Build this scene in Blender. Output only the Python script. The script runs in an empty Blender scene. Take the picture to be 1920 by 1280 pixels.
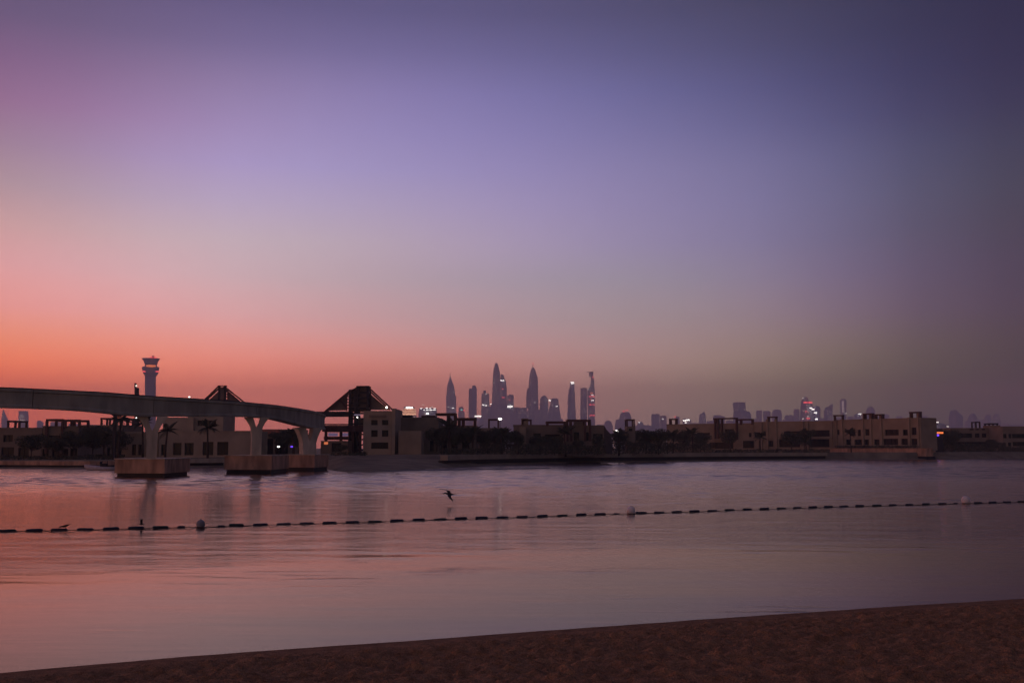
import bpy, math, random
import numpy as np
from mathutils import Vector, noise
rnd = random.Random(7)
C = bpy.context.scene.collection
sc = bpy.context.scene

# ------------------------------------------------------------------ camera
F = 2000.0            # focal length in pixels of a 1920 px wide frame
CAMZ = 3.0
TH = math.atan(200 / F)
cam_d = bpy.data.cameras.new('camera'); cam = bpy.data.objects.new('camera', cam_d); C.objects.link(cam)
cam.location = (0, 0, CAMZ); cam.rotation_euler = (math.pi / 2 + TH, 0, 0)
cam_d.sensor_width = 36; cam_d.lens = F / 1920 * 36; cam_d.clip_start = 0.1; cam_d.clip_end = 60000
sc.camera = cam

def ray(px, py):
    u = (px - 960) / F; v = (640 - py) / F
    return Vector((u, math.cos(TH) - v * math.sin(TH), math.sin(TH) + v * math.cos(TH)))
def at(px, py, Y):                      # the point seen at a pixel, at distance Y
    d = ray(px, py); return Vector((0, 0, CAMZ)) + d * (Y / d.y)
def gnd(px, py, z=0.0):                 # the point of a level plane seen at a pixel
    d = ray(px, py); return Vector((0, 0, CAMZ)) + d * ((z - CAMZ) / d.z)

# ------------------------------------------------------------------ sky
def lin(c):
    return [((x / 255) / 12.92 if x / 255 <= 0.04045 else ((x / 255 + 0.055) / 1.055) ** 2.4) for x in c]
ROWS = [10, 160, 310, 450, 560, 640, 700, 780, 835]
COLS = [0, 325, 650, 970, 1290, 1600, 1900]
SKY = {  # colour of the dusk sky along seven headings, from 22 degrees up down to the horizon
 0: [(109,90,123),(143,107,142),(168,138,154),(207,156,158),(224,151,149),(226,134,114),(210,108,88),(190,92,76),(178,86,72)],
 325: [(108,94,132),(144,121,160),(171,149,188),(198,169,178),(217,163,165),(226,144,134),(212,121,109),(194,106,94),(182,98,88)],
 650: [(100,92,132),(136,122,168),(160,146,187),(182,161,177),(190,155,161),(206,143,140),(193,118,110),(178,105,98),(168,98,92)],
 970: [(92,86,124),(120,112,160),(146,134,180),(164,148,176),(168,146,156),(178,138,140),(170,120,118),(152,105,102),(144,98,96)],
 1290: [(80,76,108),(100,96,140),(126,118,158),(138,126,158),(148,130,142),(152,125,128),(143,114,114),(124,100,98),(116,94,94)],
 1600: [(68,64,92),(80,76,112),(102,96,131),(112,102,130),(124,104,124),(124,103,106),(115,94,94),(98,82,82),(92,77,78)],
 1900: [(53,50,77),(60,56,84),(73,69,90),(80,70,88),(84,70,86),(84,69,78),(79,66,70),(72,62,66),(68,58,62)],
}
CAL = {0: [[0.864, 1.001, 1.032], [1.264, 0.952, 1.143], [1.162, 1.298, 1.135], [1.78, 1.634, 1.482], [2.196, 1.932, 2.227], [2.853, 2.707, 1.736], [6.067, 3.665, 1.234], [6.067, 3.665, 1.234], [6.067, 3.665, 1.234]], 325: [[1.079, 1.111, 1.263], [1.566, 1.697, 1.529], [1.68, 1.807, 2.218], [1.793, 2.164, 2.101], [2.222, 2.63, 2.687], [3.154, 3.099, 3.253], [5.82, 5.519, 4.392], [5.82, 5.519, 4.392], [5.82, 5.519, 4.392]], 650: [[0.924, 1.091, 1.176], [1.36, 1.383, 1.481], [1.318, 1.427, 1.437], [1.645, 1.683, 1.46], [1.711, 1.865, 1.809], [2.832, 2.803, 2.575], [4.951, 3.44, 2.251], [4.951, 3.44, 2.251], [4.951, 3.44, 2.251]], 970: [[1.04, 1.086, 1.162], [1.283, 1.371, 1.453], [1.408, 1.447, 1.598], [1.782, 1.799, 1.943], [1.669, 1.91, 1.926], [2.723, 2.833, 2.849], [4.742, 4.121, 3.328], [4.742, 4.121, 3.328], [4.742, 4.121, 3.328]], 1290: [[0.817, 1.025, 1.116], [1.118, 1.304, 1.445], [1.373, 1.445, 1.361], [1.438, 1.528, 1.601], [1.743, 2.286, 1.709], [2.343, 2.521, 2.297], [4.144, 4.938, 3.983], [4.144, 4.938, 3.983], [4.144, 4.938, 3.983]], 1600: [[0.92, 1.096, 1.04], [1.119, 1.349, 1.538], [1.784, 1.993, 2.265], [1.825, 2.069, 2.417], [2.839, 2.562, 3.315], [3.681, 3.996, 2.661], [4.666, 5.302, 2.54], [4.666, 5.302, 2.54], [4.666, 5.302, 2.54]], 1900: [[0.291, 0.56, 0.801], [0.352, 0.564, 0.765], [0.538, 0.845, 0.792], [0.588, 0.768, 0.714], [0.602, 0.733, 0.888], [0.659, 0.83, 0.677], [0.503, 0.918, 0.26], [0.503, 0.918, 0.26], [0.503, 0.918, 0.26]]}   # per-heading corrections for the air in front (filled in below)
ZEN = (66, 62, 94)
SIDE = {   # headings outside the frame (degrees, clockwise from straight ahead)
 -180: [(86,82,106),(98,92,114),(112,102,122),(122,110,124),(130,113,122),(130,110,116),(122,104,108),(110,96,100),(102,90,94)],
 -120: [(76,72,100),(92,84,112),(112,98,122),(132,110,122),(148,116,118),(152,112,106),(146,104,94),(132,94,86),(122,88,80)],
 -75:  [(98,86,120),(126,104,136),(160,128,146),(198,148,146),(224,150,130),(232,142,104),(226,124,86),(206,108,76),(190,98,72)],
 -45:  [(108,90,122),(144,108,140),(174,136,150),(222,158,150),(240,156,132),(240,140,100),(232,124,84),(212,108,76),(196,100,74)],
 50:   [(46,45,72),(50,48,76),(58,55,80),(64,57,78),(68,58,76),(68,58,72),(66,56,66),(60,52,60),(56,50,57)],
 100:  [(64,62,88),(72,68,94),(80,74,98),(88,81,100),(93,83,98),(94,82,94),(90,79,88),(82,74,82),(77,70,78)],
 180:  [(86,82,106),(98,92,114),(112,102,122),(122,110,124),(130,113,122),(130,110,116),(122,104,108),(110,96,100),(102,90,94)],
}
#CALIBRATION
headings = {}
for c in COLS:
    az = math.degrees(math.atan((c - 960) / F))
    zs, cs = [], []
    for k, r in enumerate(ROWS):
        d = ray(c, r).normalized(); zs.append(max(d.z, 0)); col = np.array(lin(SKY[c][k]))
        if c in CAL: col = col * np.array(CAL[c][k])
        cs.append(col)
    headings[az] = (zs, cs)
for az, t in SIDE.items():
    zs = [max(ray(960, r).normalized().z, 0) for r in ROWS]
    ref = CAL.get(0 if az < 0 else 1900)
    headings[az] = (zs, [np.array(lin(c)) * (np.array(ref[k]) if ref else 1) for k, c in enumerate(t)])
HK = sorted(headings)
ZG = np.concatenate([np.linspace(0, 0.12, 9), np.linspace(0.155, 0.42, 9), [0.5, 0.6, 0.75, 1.0]])
grid = []
for az in HK:
    zs, cs = headings[az]
    order = np.argsort(zs); z = np.array(zs)[order]; cc = np.array(cs)[order]
    z = np.append(z, [0.62, 1.0]); 
    top = cc[-1] * 0.55 + np.array(lin(ZEN)) * 0.45
    cc = np.vstack([cc, top, lin(ZEN)])
    L = np.log(np.maximum(cc, 1e-4))
    fine = np.linspace(0, 1, 401)
    col = np.stack([np.interp(fine, z, L[:, k]) for k in range(3)], 1)
    kern = np.exp(-0.5 * (np.arange(-14, 15) / 5.5) ** 2); kern /= kern.sum()
    pad = np.pad(col, ((14, 14), (0, 0)), mode='edge')
    col = np.stack([np.convolve(pad[:, k], kern, 'valid') for k in range(3)], 1)
    grid.append(np.stack([np.interp(ZG, fine, col[:, k]) for k in range(3)], 1))
grid = np.array(grid)
AZ = [-180, -150, -120, -95, -75, -60, -50, -42, -36, -31, -27, -23, -19, -15, -11, -7, -3, 1, 5, 9, 13, 17, 21, 25, 30, 36, 44, 60, 85, 120, 150, 180]
fa = np.arange(-180, 181, 1.0)
fg = np.stack([[np.interp(fa, HK, grid[:, i, k]) for k in range(3)] for i in range(len(ZG))])   # z, ch, az
kern = np.exp(-0.5 * (np.arange(-12, 13) / 5.0) ** 2); kern /= kern.sum()
fs = np.apply_along_axis(lambda a: np.convolve(np.concatenate([a[-13:-1], a, a[1:13]]), kern, 'valid'), 2, fg)

w = bpy.data.worlds.new('World'); sc.world = w; w.use_nodes = True
nt = w.node_tree; N = nt.nodes; LK = nt.links; N.clear()
tc = N.new('ShaderNodeTexCoord'); sx = N.new('ShaderNodeSeparateXYZ'); LK.new(tc.outputs['Generated'], sx.inputs[0])
atn = N.new('ShaderNodeMath'); atn.operation = 'ARCTAN2'; LK.new(sx.outputs[0], atn.inputs[0]); LK.new(sx.outputs[1], atn.inputs[1])
prev = None
for i, a in enumerate(AZ):
    r = N.new('ShaderNodeValToRGB'); LK.new(sx.outputs[2], r.inputs[0]); cr = r.color_ramp; cr.interpolation = 'LINEAR'
    j = int(a + 180)
    for k, zz in enumerate(ZG):
        if 0 < k < len(ZG) - 1: cr.elements.new(float(zz))
    for k, zz in enumerate(ZG):
        cr.elements[k].color = (*[float(math.exp(v)) for v in fs[k, :, j]], 1)
    if prev is None: prev = r.outputs[0]; continue
    m = N.new('ShaderNodeMapRange'); LK.new(atn.outputs[0], m.inputs[0])
    m.inputs[1].default_value = math.radians(AZ[i - 1]); m.inputs[2].default_value = math.radians(a)
    x = N.new('ShaderNodeMix'); x.data_type = 'RGBA'
    LK.new(m.outputs[0], x.inputs[0]); LK.new(prev, x.inputs[6]); LK.new(r.outputs[0], x.inputs[7]); prev = x.outputs[2]
bg = N.new('ShaderNodeBackground'); LK.new(prev, bg.inputs[0]); bg.inputs[1].default_value = 1.0
wo = N.new('ShaderNodeOutputWorld'); LK.new(bg.outputs[0], wo.inputs[0])

# the last warm light from low in the west (left), broad because the sun itself is down
sd = bpy.data.lights.new('sun', 'SUN'); sun = bpy.data.objects.new('sun', sd); C.objects.link(sun)
sd.energy = 0.05; sd.angle = math.radians(20); sd.color = (1.0, 0.42, 0.25)
saz, sel = math.radians(-62), math.radians(5)
sdir = Vector((math.sin(saz) * math.cos(sel), math.cos(saz) * math.cos(sel), math.sin(sel)))
sun.rotation_euler = (-sdir).to_track_quat('-Z', 'Y').to_euler()

sc.view_settings.view_transform = 'Standard'; sc.view_settings.look = 'None'
sc.view_settings.exposure = 0; sc.view_settings.gamma = 1
try: sc.view_settings.use_curve_mapping = False
except Exception: pass
sc.render.engine = 'CYCLES'
sc.cycles.volume_bounces = 3; sc.cycles.max_bounces = 6; sc.cycles.use_denoising = True

# ------------------------------------------------------------------ materials
MATS = {}
def M(name, col, rough=0.8, var=0.25, scale=0.6, bump=0.0, bscale=None, metallic=0, spec=0.3, stretch=(1, 1, 1)):
    m = bpy.data.materials.new(name); m.use_nodes = True; n = m.node_tree.nodes; l = m.node_tree.links
    b = n['Principled BSDF']; b.inputs['Roughness'].default_value = rough; b.inputs['Metallic'].default_value = metallic
    b.inputs['Specular IOR Level'].default_value = spec
    g = n.new('ShaderNodeNewGeometry'); mp = n.new('ShaderNodeMapping'); l.new(g.outputs['Position'], mp.inputs[0])
    mp.inputs['Scale'].default_value = stretch
    t = n.new('ShaderNodeTexNoise'); l.new(mp.outputs[0], t.inputs['Vector']); t.inputs['Scale'].default_value = scale; t.inputs['Detail'].default_value = 5
    r = n.new('ShaderNodeValToRGB'); l.new(t.outputs['Fac'], r.inputs[0])
    r.color_ramp.elements[0].position = 0.3; r.color_ramp.elements[1].position = 0.7
    r.color_ramp.elements[0].color = (*[c * (1 - var) for c in col], 1); r.color_ramp.elements[1].color = (*[min(1, c * (1 + var)) for c in col], 1)
    l.new(r.outputs[0], b.inputs['Base Color'])
    if bump:
        t2 = n.new('ShaderNodeTexNoise'); l.new(mp.outputs[0], t2.inputs['Vector']); t2.inputs['Scale'].default_value = bscale or scale * 6; t2.inputs['Detail'].default_value = 6
        bp = n.new('ShaderNodeBump'); bp.inputs['Strength'].default_value = bump; bp.inputs['Distance'].default_value = 0.05
        l.new(t2.outputs['Fac'], bp.inputs['Height']); l.new(bp.outputs[0], b.inputs['Normal'])
    MATS[name] = m; return m
def E(name, col, strength):
    m = bpy.data.materials.new(name); m.use_nodes = True; b = m.node_tree.nodes['Principled BSDF']
    b.inputs['Base Color'].default_value = (0.6, 0.6, 0.6, 1); b.inputs['Emission Color'].default_value = (*col, 1); b.inputs['Emission Strength'].default_value = strength
    MATS[name] = m; return m
tan = M('tan_render', (0.41, 0.32, 0.225), 0.9, 0.18, 0.35, 0.3, 3)
tan2 = M('sand_stone_render', (0.36, 0.27, 0.18), 0.9, 0.16, 0.4, 0.3, 3)
brown = M('brown_render', (0.27, 0.205, 0.145), 0.9, 0.2, 0.35, 0.3, 3)
roofm = M('roof_felt', (0.10, 0.085, 0.08), 0.95, 0.2, 0.3)
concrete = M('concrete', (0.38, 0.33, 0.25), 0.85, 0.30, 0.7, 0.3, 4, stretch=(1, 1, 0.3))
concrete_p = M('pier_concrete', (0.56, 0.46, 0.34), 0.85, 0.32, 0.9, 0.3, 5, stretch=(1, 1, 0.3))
capm = M('cap_concrete', (0.52, 0.30, 0.19), 0.85, 0.38, 1.1, 0.4, 5, stretch=(1, 1, 0.35))
shade_wet = M('shaded_wet_concrete', (0.025, 0.022, 0.02), 0.5, 0.3, 0.8)  # undercut shade put into the near-black colour of wet concrete
steel = M('brown_painted_steel', (0.11, 0.05, 0.038), 0.6, 0.2, 1.0)
darksteel = M('dark_steel', (0.03, 0.025, 0.027), 0.6, 0.2, 1.0)
fabric = M('dark_fabric', (0.20, 0.14, 0.11), 0.9, 0.2, 0.8)
glass = M('dark_glass', (0.010, 0.011, 0.012), 0.25, 0.3, 0.5, spec=0.22)
framem = M('window_frame', (0.018, 0.015, 0.014), 0.6, 0.1, 1)
leafm = M('dark_leaves', (0.085, 0.085, 0.05), 0.8, 0.45, 0.7)
palmm = M('palm_leaves', (0.06, 0.065, 0.036), 0.7, 0.4, 1.0)
bark = M('bark', (0.07, 0.05, 0.038), 0.9, 0.3, 3)
whitep = M('white_plastic', (0.62, 0.56, 0.56), 0.45, 0.06, 3)
buoym = M('white_buoy_plastic', (0.90, 0.78, 0.70), 0.5, 0.12, 5)
buoygrey = M('grimy_buoy_plastic', (0.30, 0.28, 0.27), 0.6, 0.25, 5)
buoydark = M('algae_dark', (0.05, 0.045, 0.04), 0.6, 0.2, 5)
ropem = M('wet_rope', (0.05, 0.045, 0.05), 0.8, 0.2, 5)
floatm = M('dark_blue_float', (0.022, 0.024, 0.05), 0.5, 0.25, 4)
floatg = M('dark_green_float', (0.022, 0.038, 0.036), 0.5, 0.25, 4)
hullm = M('boat_hull', (0.60, 0.52, 0.50), 0.4, 0.1, 3)
birdm = M('dark_plumage', (0.03, 0.025, 0.025), 0.7, 0.35, 14)
birdg = M('grey_plumage', (0.10, 0.09, 0.09), 0.7, 0.35, 14)
tower_a = M('tower_cladding', (0.32, 0.35, 0.42), 0.5, 0.12, 0.02, spec=0.4)
tower_b = M('tower_pale_cladding', (0.42, 0.33, 0.31), 0.6, 0.12, 0.02)
tower_c = M('tower_blue_glass', (0.17, 0.22, 0.36), 0.3, 0.12, 0.02, spec=0.5)
for mm in (tower_a, tower_b, tower_c):         # storey bands
    n = mm.node_tree.nodes; l = mm.node_tree.links; b = n['Principled BSDF']
    g = n.new('ShaderNodeNewGeometry'); s = n.new('ShaderNodeSeparateXYZ'); l.new(g.outputs['Position'], s.inputs[0])
    q = n.new('ShaderNodeMath'); q.operation = 'MULTIPLY'; l.new(s.outputs[2], q.inputs[0]); q.inputs[1].default_value = 2 * math.pi / 7.5
    q2 = n.new('ShaderNodeMath'); q2.operation = 'SINE'; l.new(q.outputs[0], q2.inputs[0])
    q3 = n.new('ShaderNodeMapRange'); l.new(q2.outputs[0], q3.inputs[0]); q3.inputs[1].default_value = -1; q3.inputs[3].default_value = 0.72; q3.inputs[4].default_value = 1.15
    src = b.inputs['Base Color'].links[0].from_socket
    mx = n.new('ShaderNodeVectorMath'); mx.operation = 'SCALE'; l.new(src, mx.inputs[0]); l.new(q3.outputs[0], mx.inputs['Scale']); l.new(mx.outputs[0], b.inputs['Base Color'])
ewhite = E('white_light', (1, 0.93, 0.86), 4.0)
ewhite2 = E('dim_white_light', (1, 0.86, 0.72), 1.3)
ered = E('red_light', (1, 0.07, 0.07), 2.6)
eorange = E('orange_light', (1, 0.20, 0.03), 1.1)
epeach = E('peach_window_light', (1, 0.48, 0.26), 1.7)
eteal = E('teal_light', (0.1, 0.9, 0.8), 2.2)
eviolet = E('violet_light', (0.18, 0.06, 1.0), 1.3)
eglow = E('lit_interior', (1, 0.24, 0.08), 0.55)
eyellow = E('yellow_light', (0.9, 0.75, 0.12), 0.8)
eroom = E('dim_rooms', (1, 0.72, 0.5), 1.1)
edim = E('dim_lit_glass', (0.35, 0.26, 0.55), 0.22)

# ------------------------------------------------------------------ mesh helpers
class MB:
    def __init__(s): s.v = []; s.f = []; s.sm = []
    def add(s, vs, fs, smooth=False):
        o = len(s.v); s.v += [tuple(v) for v in vs]; s.f += [tuple(i + o for i in f) for f in fs]; s.sm += [smooth] * len(fs); return s
    def box(s, x0, x1, y0, y1, z0, z1):
        return s.obox(Vector((x0, y0, z0)), Vector((x1 - x0, 0, 0)), Vector((0, y1 - y0, 0)), Vector((0, 0, z1 - z0)))
    def obox(s, o, a, b, c):
        vs = [o, o + a, o + a + b, o + b, o + c, o + a + c, o + a + b + c, o + b + c]
        return s.add(vs, [(0, 3, 2, 1), (4, 5, 6, 7), (0, 1, 5, 4), (1, 2, 6, 5), (2, 3, 7, 6), (3, 0, 4, 7)])
    def bar(s, p, q, w, h=None, up=Vector((0, 0, 1))):
        p = Vector(p); q = Vector(q); h = h or w; d = (q - p)
        t = d.normalized(); sidev = t.cross(up)
        if sidev.length < 1e-4: sidev = t.cross(Vector((0, 1, 0)))
        sidev.normalize(); u = sidev.cross(t)
        return s.obox(p - sidev * w / 2 - u * h / 2, sidev * w, u * h, d)
    def tube(s, pts, rs, n=8, smooth=True):
        k = len(pts); vs = []
        for i, p in enumerate(pts):
            p = Vector(p); t = (Vector(pts[min(i + 1, k - 1)]) - Vector(pts[max(i - 1, 0)])).normalized()
            a = t.cross(Vector((0, 0, 1)))
            if a.length < 1e-3: a = Vector((1, 0, 0))
            a.normalize(); b = a.cross(t)
            for j in range(n):
                an = 2 * math.pi * j / n; vs.append(p + (a * math.cos(an) + b * math.sin(an)) * rs[i])
        fs = [(i * n + j, i * n + (j + 1) % n, (i + 1) * n + (j + 1) % n, (i + 1) * n + j) for i in range(k - 1) for j in range(n)]
        fs += [tuple(range(n - 1, -1, -1)), tuple((k - 1) * n + j for j in range(n))]
        return s.add(vs, fs, smooth)
    def loft(s, rings, smooth=False):   # rings: equal-length lists of points
        n = len(rings[0]); vs = [p for r in rings for p in r]
        fs = [(i * n + j, i * n + (j + 1) % n, (i + 1) * n + (j + 1) % n, (i + 1) * n + j) for i in range(len(rings) - 1) for j in range(n)]
        fs += [tuple(range(n - 1, -1, -1)), tuple((len(rings) - 1) * n + j for j in range(n))]
        return s.add(vs, fs, smooth)
    def sphere(s, c, r, sc_=(1, 1, 1), n=12):
        rings = []
        for i in range(n // 2 + 1):
            a = math.pi * i / (n // 2); rr = max(math.sin(a), 0.02) * r
            rings.append([Vector(c) + Vector((rr * math.cos(2 * math.pi * j / n) * sc_[0], rr * math.sin(2 * math.pi * j / n) * sc_[1], -r * math.cos(a) * sc_[2])) for j in range(n)])
        return s.loft(rings, True)
    def mesh(s, name, mat, org=(0, 0, 0)):
        me = bpy.data.meshes.new(name); o = Vector(org)
        me.from_pydata([tuple(Vector(v) - o) for v in s.v], [], s.f); me.update()
        me.polygons.foreach_set('use_smooth', s.sm); me.materials.append(mat); return me
    def build(s, name, mat, parent=None, org=None):
        o = Vector((0, 0, 0)); p = parent
        while p is not None: o += p.location; p = p.parent
        me = s.mesh(name, mat, o if org is None else org)
        ob = bpy.data.objects.new(name, me); C.objects.link(ob); ob.parent = parent
        if parent is None and org is not None: ob.location = org
        return ob
def tag(o, label=None, cat=None, group=None, kind=None):
    if label: o['label'] = label
    if cat: o['category'] = cat
    if group: o['group'] = group
    if kind: o['kind'] = kind
    return o
def empty(name, loc, label=None, cat=None, group=None):
    o = bpy.data.objects.new(name, None); C.objects.link(o); o.location = loc; o.empty_display_size = 0.5
    return tag(o, label, cat, group)
def kids(o): return [c for c in bpy.data.objects if c.parent == o]
def copy_tree(o, tree, parent=None):
    c = o.copy(); C.objects.link(c); c.parent = parent
    for ch in tree.get(o, []): copy_tree(ch, tree, c)
    return c
ORD = ['first', 'second', 'third', 'fourth', 'fifth', 'sixth', 'seventh', 'eighth', 'ninth', 'tenth', 'eleventh', 'twelfth', 'thirteenth', 'fourteenth', 'fifteenth', 'sixteenth', 'seventeenth', 'eighteenth', 'nineteenth', 'twentieth', 'twenty-first', 'twenty-second']

# ------------------------------------------------------------------ water
def water_material():
    m = bpy.data.materials.new('water'); m.use_nodes = True; n = m.node_tree.nodes; l = m.node_tree.links
    b = n['Principled BSDF']; b.inputs['Base Color'].default_value = (0.022, 0.014, 0.016, 1)
    b.inputs['IOR'].default_value = 1.27; b.inputs['Specular IOR Level'].default_value = 0.40; b.inputs['Specular Tint'].default_value = (1, 0.72, 0.58, 1)
    g = n.new('ShaderNodeNewGeometry')
    def nz(scale, stretch, detail=3, rot=0.0):
        mp = n.new('ShaderNodeMapping'); l.new(g.outputs['Position'], mp.inputs[0]); mp.inputs['Scale'].default_value = stretch; mp.inputs['Rotation'].default_value = (0, 0, rot)
        t = n.new('ShaderNodeTexNoise'); l.new(mp.outputs[0], t.inputs['Vector']); t.inputs['Scale'].default_value = scale; t.inputs['Detail'].default_value = detail; return t
    s = n.new('ShaderNodeSeparateXYZ'); l.new(g.outputs['Position'], s.inputs[0])
    # wind-ruffled water out in the lagoon, sheltered smooth water towards the beach
    pn = nz(0.06, (0.6, 1.6, 1), 3, 0.1)
    def math_(op, a, b_):
        q = n.new('ShaderNodeMath'); q.operation = op
        for i, x in enumerate((a, b_)):
            if isinstance(x, (int, float)): q.inputs[i].default_value = x
            else: l.new(x, q.inputs[i])
        return q.outputs[0]
    off = math_('MULTIPLY', math_('SUBTRACT', pn.outputs['Fac'], 0.5), 15.0)
    yy = math_('ADD', s.outputs[1], off)
    yy = math_('SUBTRACT', yy, math_('MULTIPLY', s.outputs[0], 0.25))
    mr = n.new('ShaderNodeMapRange'); l.new(yy, mr.inputs[0]); mr.interpolation_type = 'SMOOTHSTEP'
    mr.inputs[1].default_value = 28; mr.inputs[2].default_value = 33.5; mr.inputs[3].default_value = 0.10; mr.inputs[4].default_value = 1.0
    t1 = nz(1.6, (0.45, 1.7, 1), 3, 0.12); t2 = nz(5.0, (0.5, 1.5, 1), 3, -0.15); t3 = nz(0.25, (0.35, 1.4, 1), 3, 0.05)
    h = math_('ADD', math_('MULTIPLY', t1.outputs['Fac'], 0.013), math_('MULTIPLY', t2.outputs['Fac'], 0.014))
    h = math_('MULTIPLY', h, mr.outputs[0])
    t4 = nz(1.1, (0.35, 2.6, 1), 4, 0.08)
    mk = n.new('ShaderNodeMapRange'); l.new(t4.outputs['Fac'], mk.inputs[0]); mk.inputs[1].default_value = 0.55; mk.inputs[2].default_value = 0.75
    patch = nz(0.11, (0.5, 1.3, 1), 3, 0.0); mp_ = n.new('ShaderNodeMapRange'); l.new(patch.outputs['Fac'], mp_.inputs[0]); mp_.inputs[1].default_value = 0.5; mp_.inputs[2].default_value = 0.62
    h = math_('ADD', h, math_('MULTIPLY', math_('MULTIPLY', mk.outputs[0], mp_.outputs[0]), 0.014))
    h = math_('ADD', h, math_('MULTIPLY', t3.outputs['Fac'], 0.03))
    bp = n.new('ShaderNodeBump'); bp.inputs['Strength'].default_value = 0.55; bp.inputs['Distance'].default_value = 1.0
    l.new(h, bp.inputs['Height']); l.new(bp.outputs[0], b.inputs['Normal'])
    mr2 = n.new('ShaderNodeMapRange'); l.new(mr.outputs[0], mr2.inputs[0]); mr2.inputs[1].default_value = 0.1; mr2.inputs[3].default_value = 0.05; mr2.inputs[4].default_value = 0.09
    mr4 = n.new('ShaderNodeMapRange'); l.new(s.outputs[1], mr4.inputs[0]); mr4.inputs[1].default_value = 34; mr4.inputs[2].default_value = 100; mr4.inputs[3].default_value = 0.0; mr4.inputs[4].default_value = 0.07   # waves too small to see singly
    rough = math_('ADD', mr2.outputs[0], mr4.outputs[0])
    gl = n.new('ShaderNodeBsdfGlossy'); gl.inputs['Color'].default_value = (0.97, 0.86, 0.80, 1); l.new(rough, gl.inputs['Roughness']); l.new(bp.outputs[0], gl.inputs['Normal'])
    df = n.new('ShaderNodeBsdfDiffuse'); df.inputs['Color'].default_value = (0.022, 0.014, 0.012, 1)
    fr = n.new('ShaderNodeFresnel'); fr.inputs['IOR'].default_value = 1.28; l.new(bp.outputs[0], fr.inputs['Normal'])
    mxs = n.new('ShaderNodeMixShader'); l.new(fr.outputs[0], mxs.inputs[0]); l.new(df.outputs[0], mxs.inputs[1]); l.new(gl.outputs[0], mxs.inputs[2])
    l.new(mxs.outputs[0], n['Material Output'].inputs['Surface'])
    return m
HX, HY0, HY1, HZ = 7500, -700, 8300, 470
wm = MB()
W0, W1, Y0_, Y1_ = -HX + 40, HX - 40, 25.0, 344.0      # level water round the patch that carries the wind ripples
wm.add([(W0, HY0 + 40, 0), (W1, HY0 + 40, 0), (W1, Y0_, 0), (15, Y0_, 0), (-15, Y0_, 0), (W0, Y0_, 0)], [(0, 1, 2, 3, 4, 5)])
wm.add([(W0, Y1_, 0), (-0.6 * Y1_, Y1_, 0), (0.6 * Y1_, Y1_, 0), (W1, Y1_, 0), (W1, HY1 - 40, 0), (W0, HY1 - 40, 0)], [(0, 1, 2, 3, 4, 5)])
wm.add([(W0, Y0_, 0), (-15, Y0_, 0), (-0.6 * Y1_, Y1_, 0), (W0, Y1_, 0)], [(0, 1, 2, 3)])
wm.add([(15, Y0_, 0), (W1, Y0_, 0), (W1, Y1_, 0), (0.6 * Y1_, Y1_, 0)], [(0, 1, 2, 3)])
WZ = 0.0
nr_ = np.random.RandomState(4)
ys = np.concatenate([np.arange(25, 60, 0.10), np.arange(60, 120, 0.15), np.arange(120, 343.9, 0.3), [344.0]])
sx_ = np.linspace(-0.60, 0.60, 330)
Yg, Sg = np.meshgrid(ys, sx_, indexing='ij'); Xg = Yg * Sg
Z = np.zeros_like(Xg)
for k in range(46):
    lam = 10 ** nr_.uniform(math.log10(0.45), math.log10(3.2)); a = nr_.normal(0, 0.42)
    kx, ky = math.sin(a) * 2 * math.pi / lam, math.cos(a) * 2 * math.pi / lam
    keep = np.clip((lam / (2.6 * np.where(Yg < 60, 0.10, np.where(Yg < 120, 0.15, 0.30))) - 1) * 2, 0, 1) * np.clip((lam / max(abs(math.sin(a)), .05)) / (2.6 * Yg * 0.00365) - 1, 0, 1)
    Z += keep * 0.0034 * lam * np.sin(kx * Xg + ky * Yg + nr_.uniform(0, 6.28))
env = np.zeros_like(Xg)
for k in range(14):       # gust patches
    lx_, ly_ = nr_.uniform(12, 60), nr_.uniform(8, 30)
    env += np.sin(Xg / lx_ * nr_.choice([-1, 1]) + Yg / ly_ + nr_.uniform(0, 6.28))
env = 0.80 + 0.30 * env / 2.6
edge = 29 + 0.12 * Xg + 1.6 * np.sin(Xg * 0.21 + 1) + 1.0 * np.sin(Xg * 0.57) + 0.5 * np.sin(Xg * 1.7 + Yg)
ruf = np.clip((Yg - edge) / 2.5, 0, 1); ruf = ruf * ruf * (3 - 2 * ruf)
fade = np.clip((Yg - 25) / 4, 0, 1) * np.clip((344 - Yg) / 3, 0, 1) * np.clip((0.60 - abs(Sg)) / 0.02, 0, 1)
far_ = 0.11 + np.clip((Yg - 48) / 55, 0, 1) * 0.85
Zf = (WZ + Z * np.clip(env, 0.25, 1.3) * far_ * (0.10 + 0.90 * ruf)) * fade
o0 = len(wm.v); R_n, C_n = Xg.shape
wm.v += list(zip(Xg.ravel().tolist(), Yg.ravel().tolist(), Zf.ravel().tolist()))
ii = (np.arange(R_n - 1)[:, None] * C_n + np.arange(C_n - 1)[None, :]).ravel() + o0
fc = np.stack([ii, ii + 1, ii + C_n + 1, ii + C_n], 1).tolist(); wm.f += fc; wm.sm += [True] * len(fc)
wat = wm.build('water', water_material()); wat['kind'] = 'structure'

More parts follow.
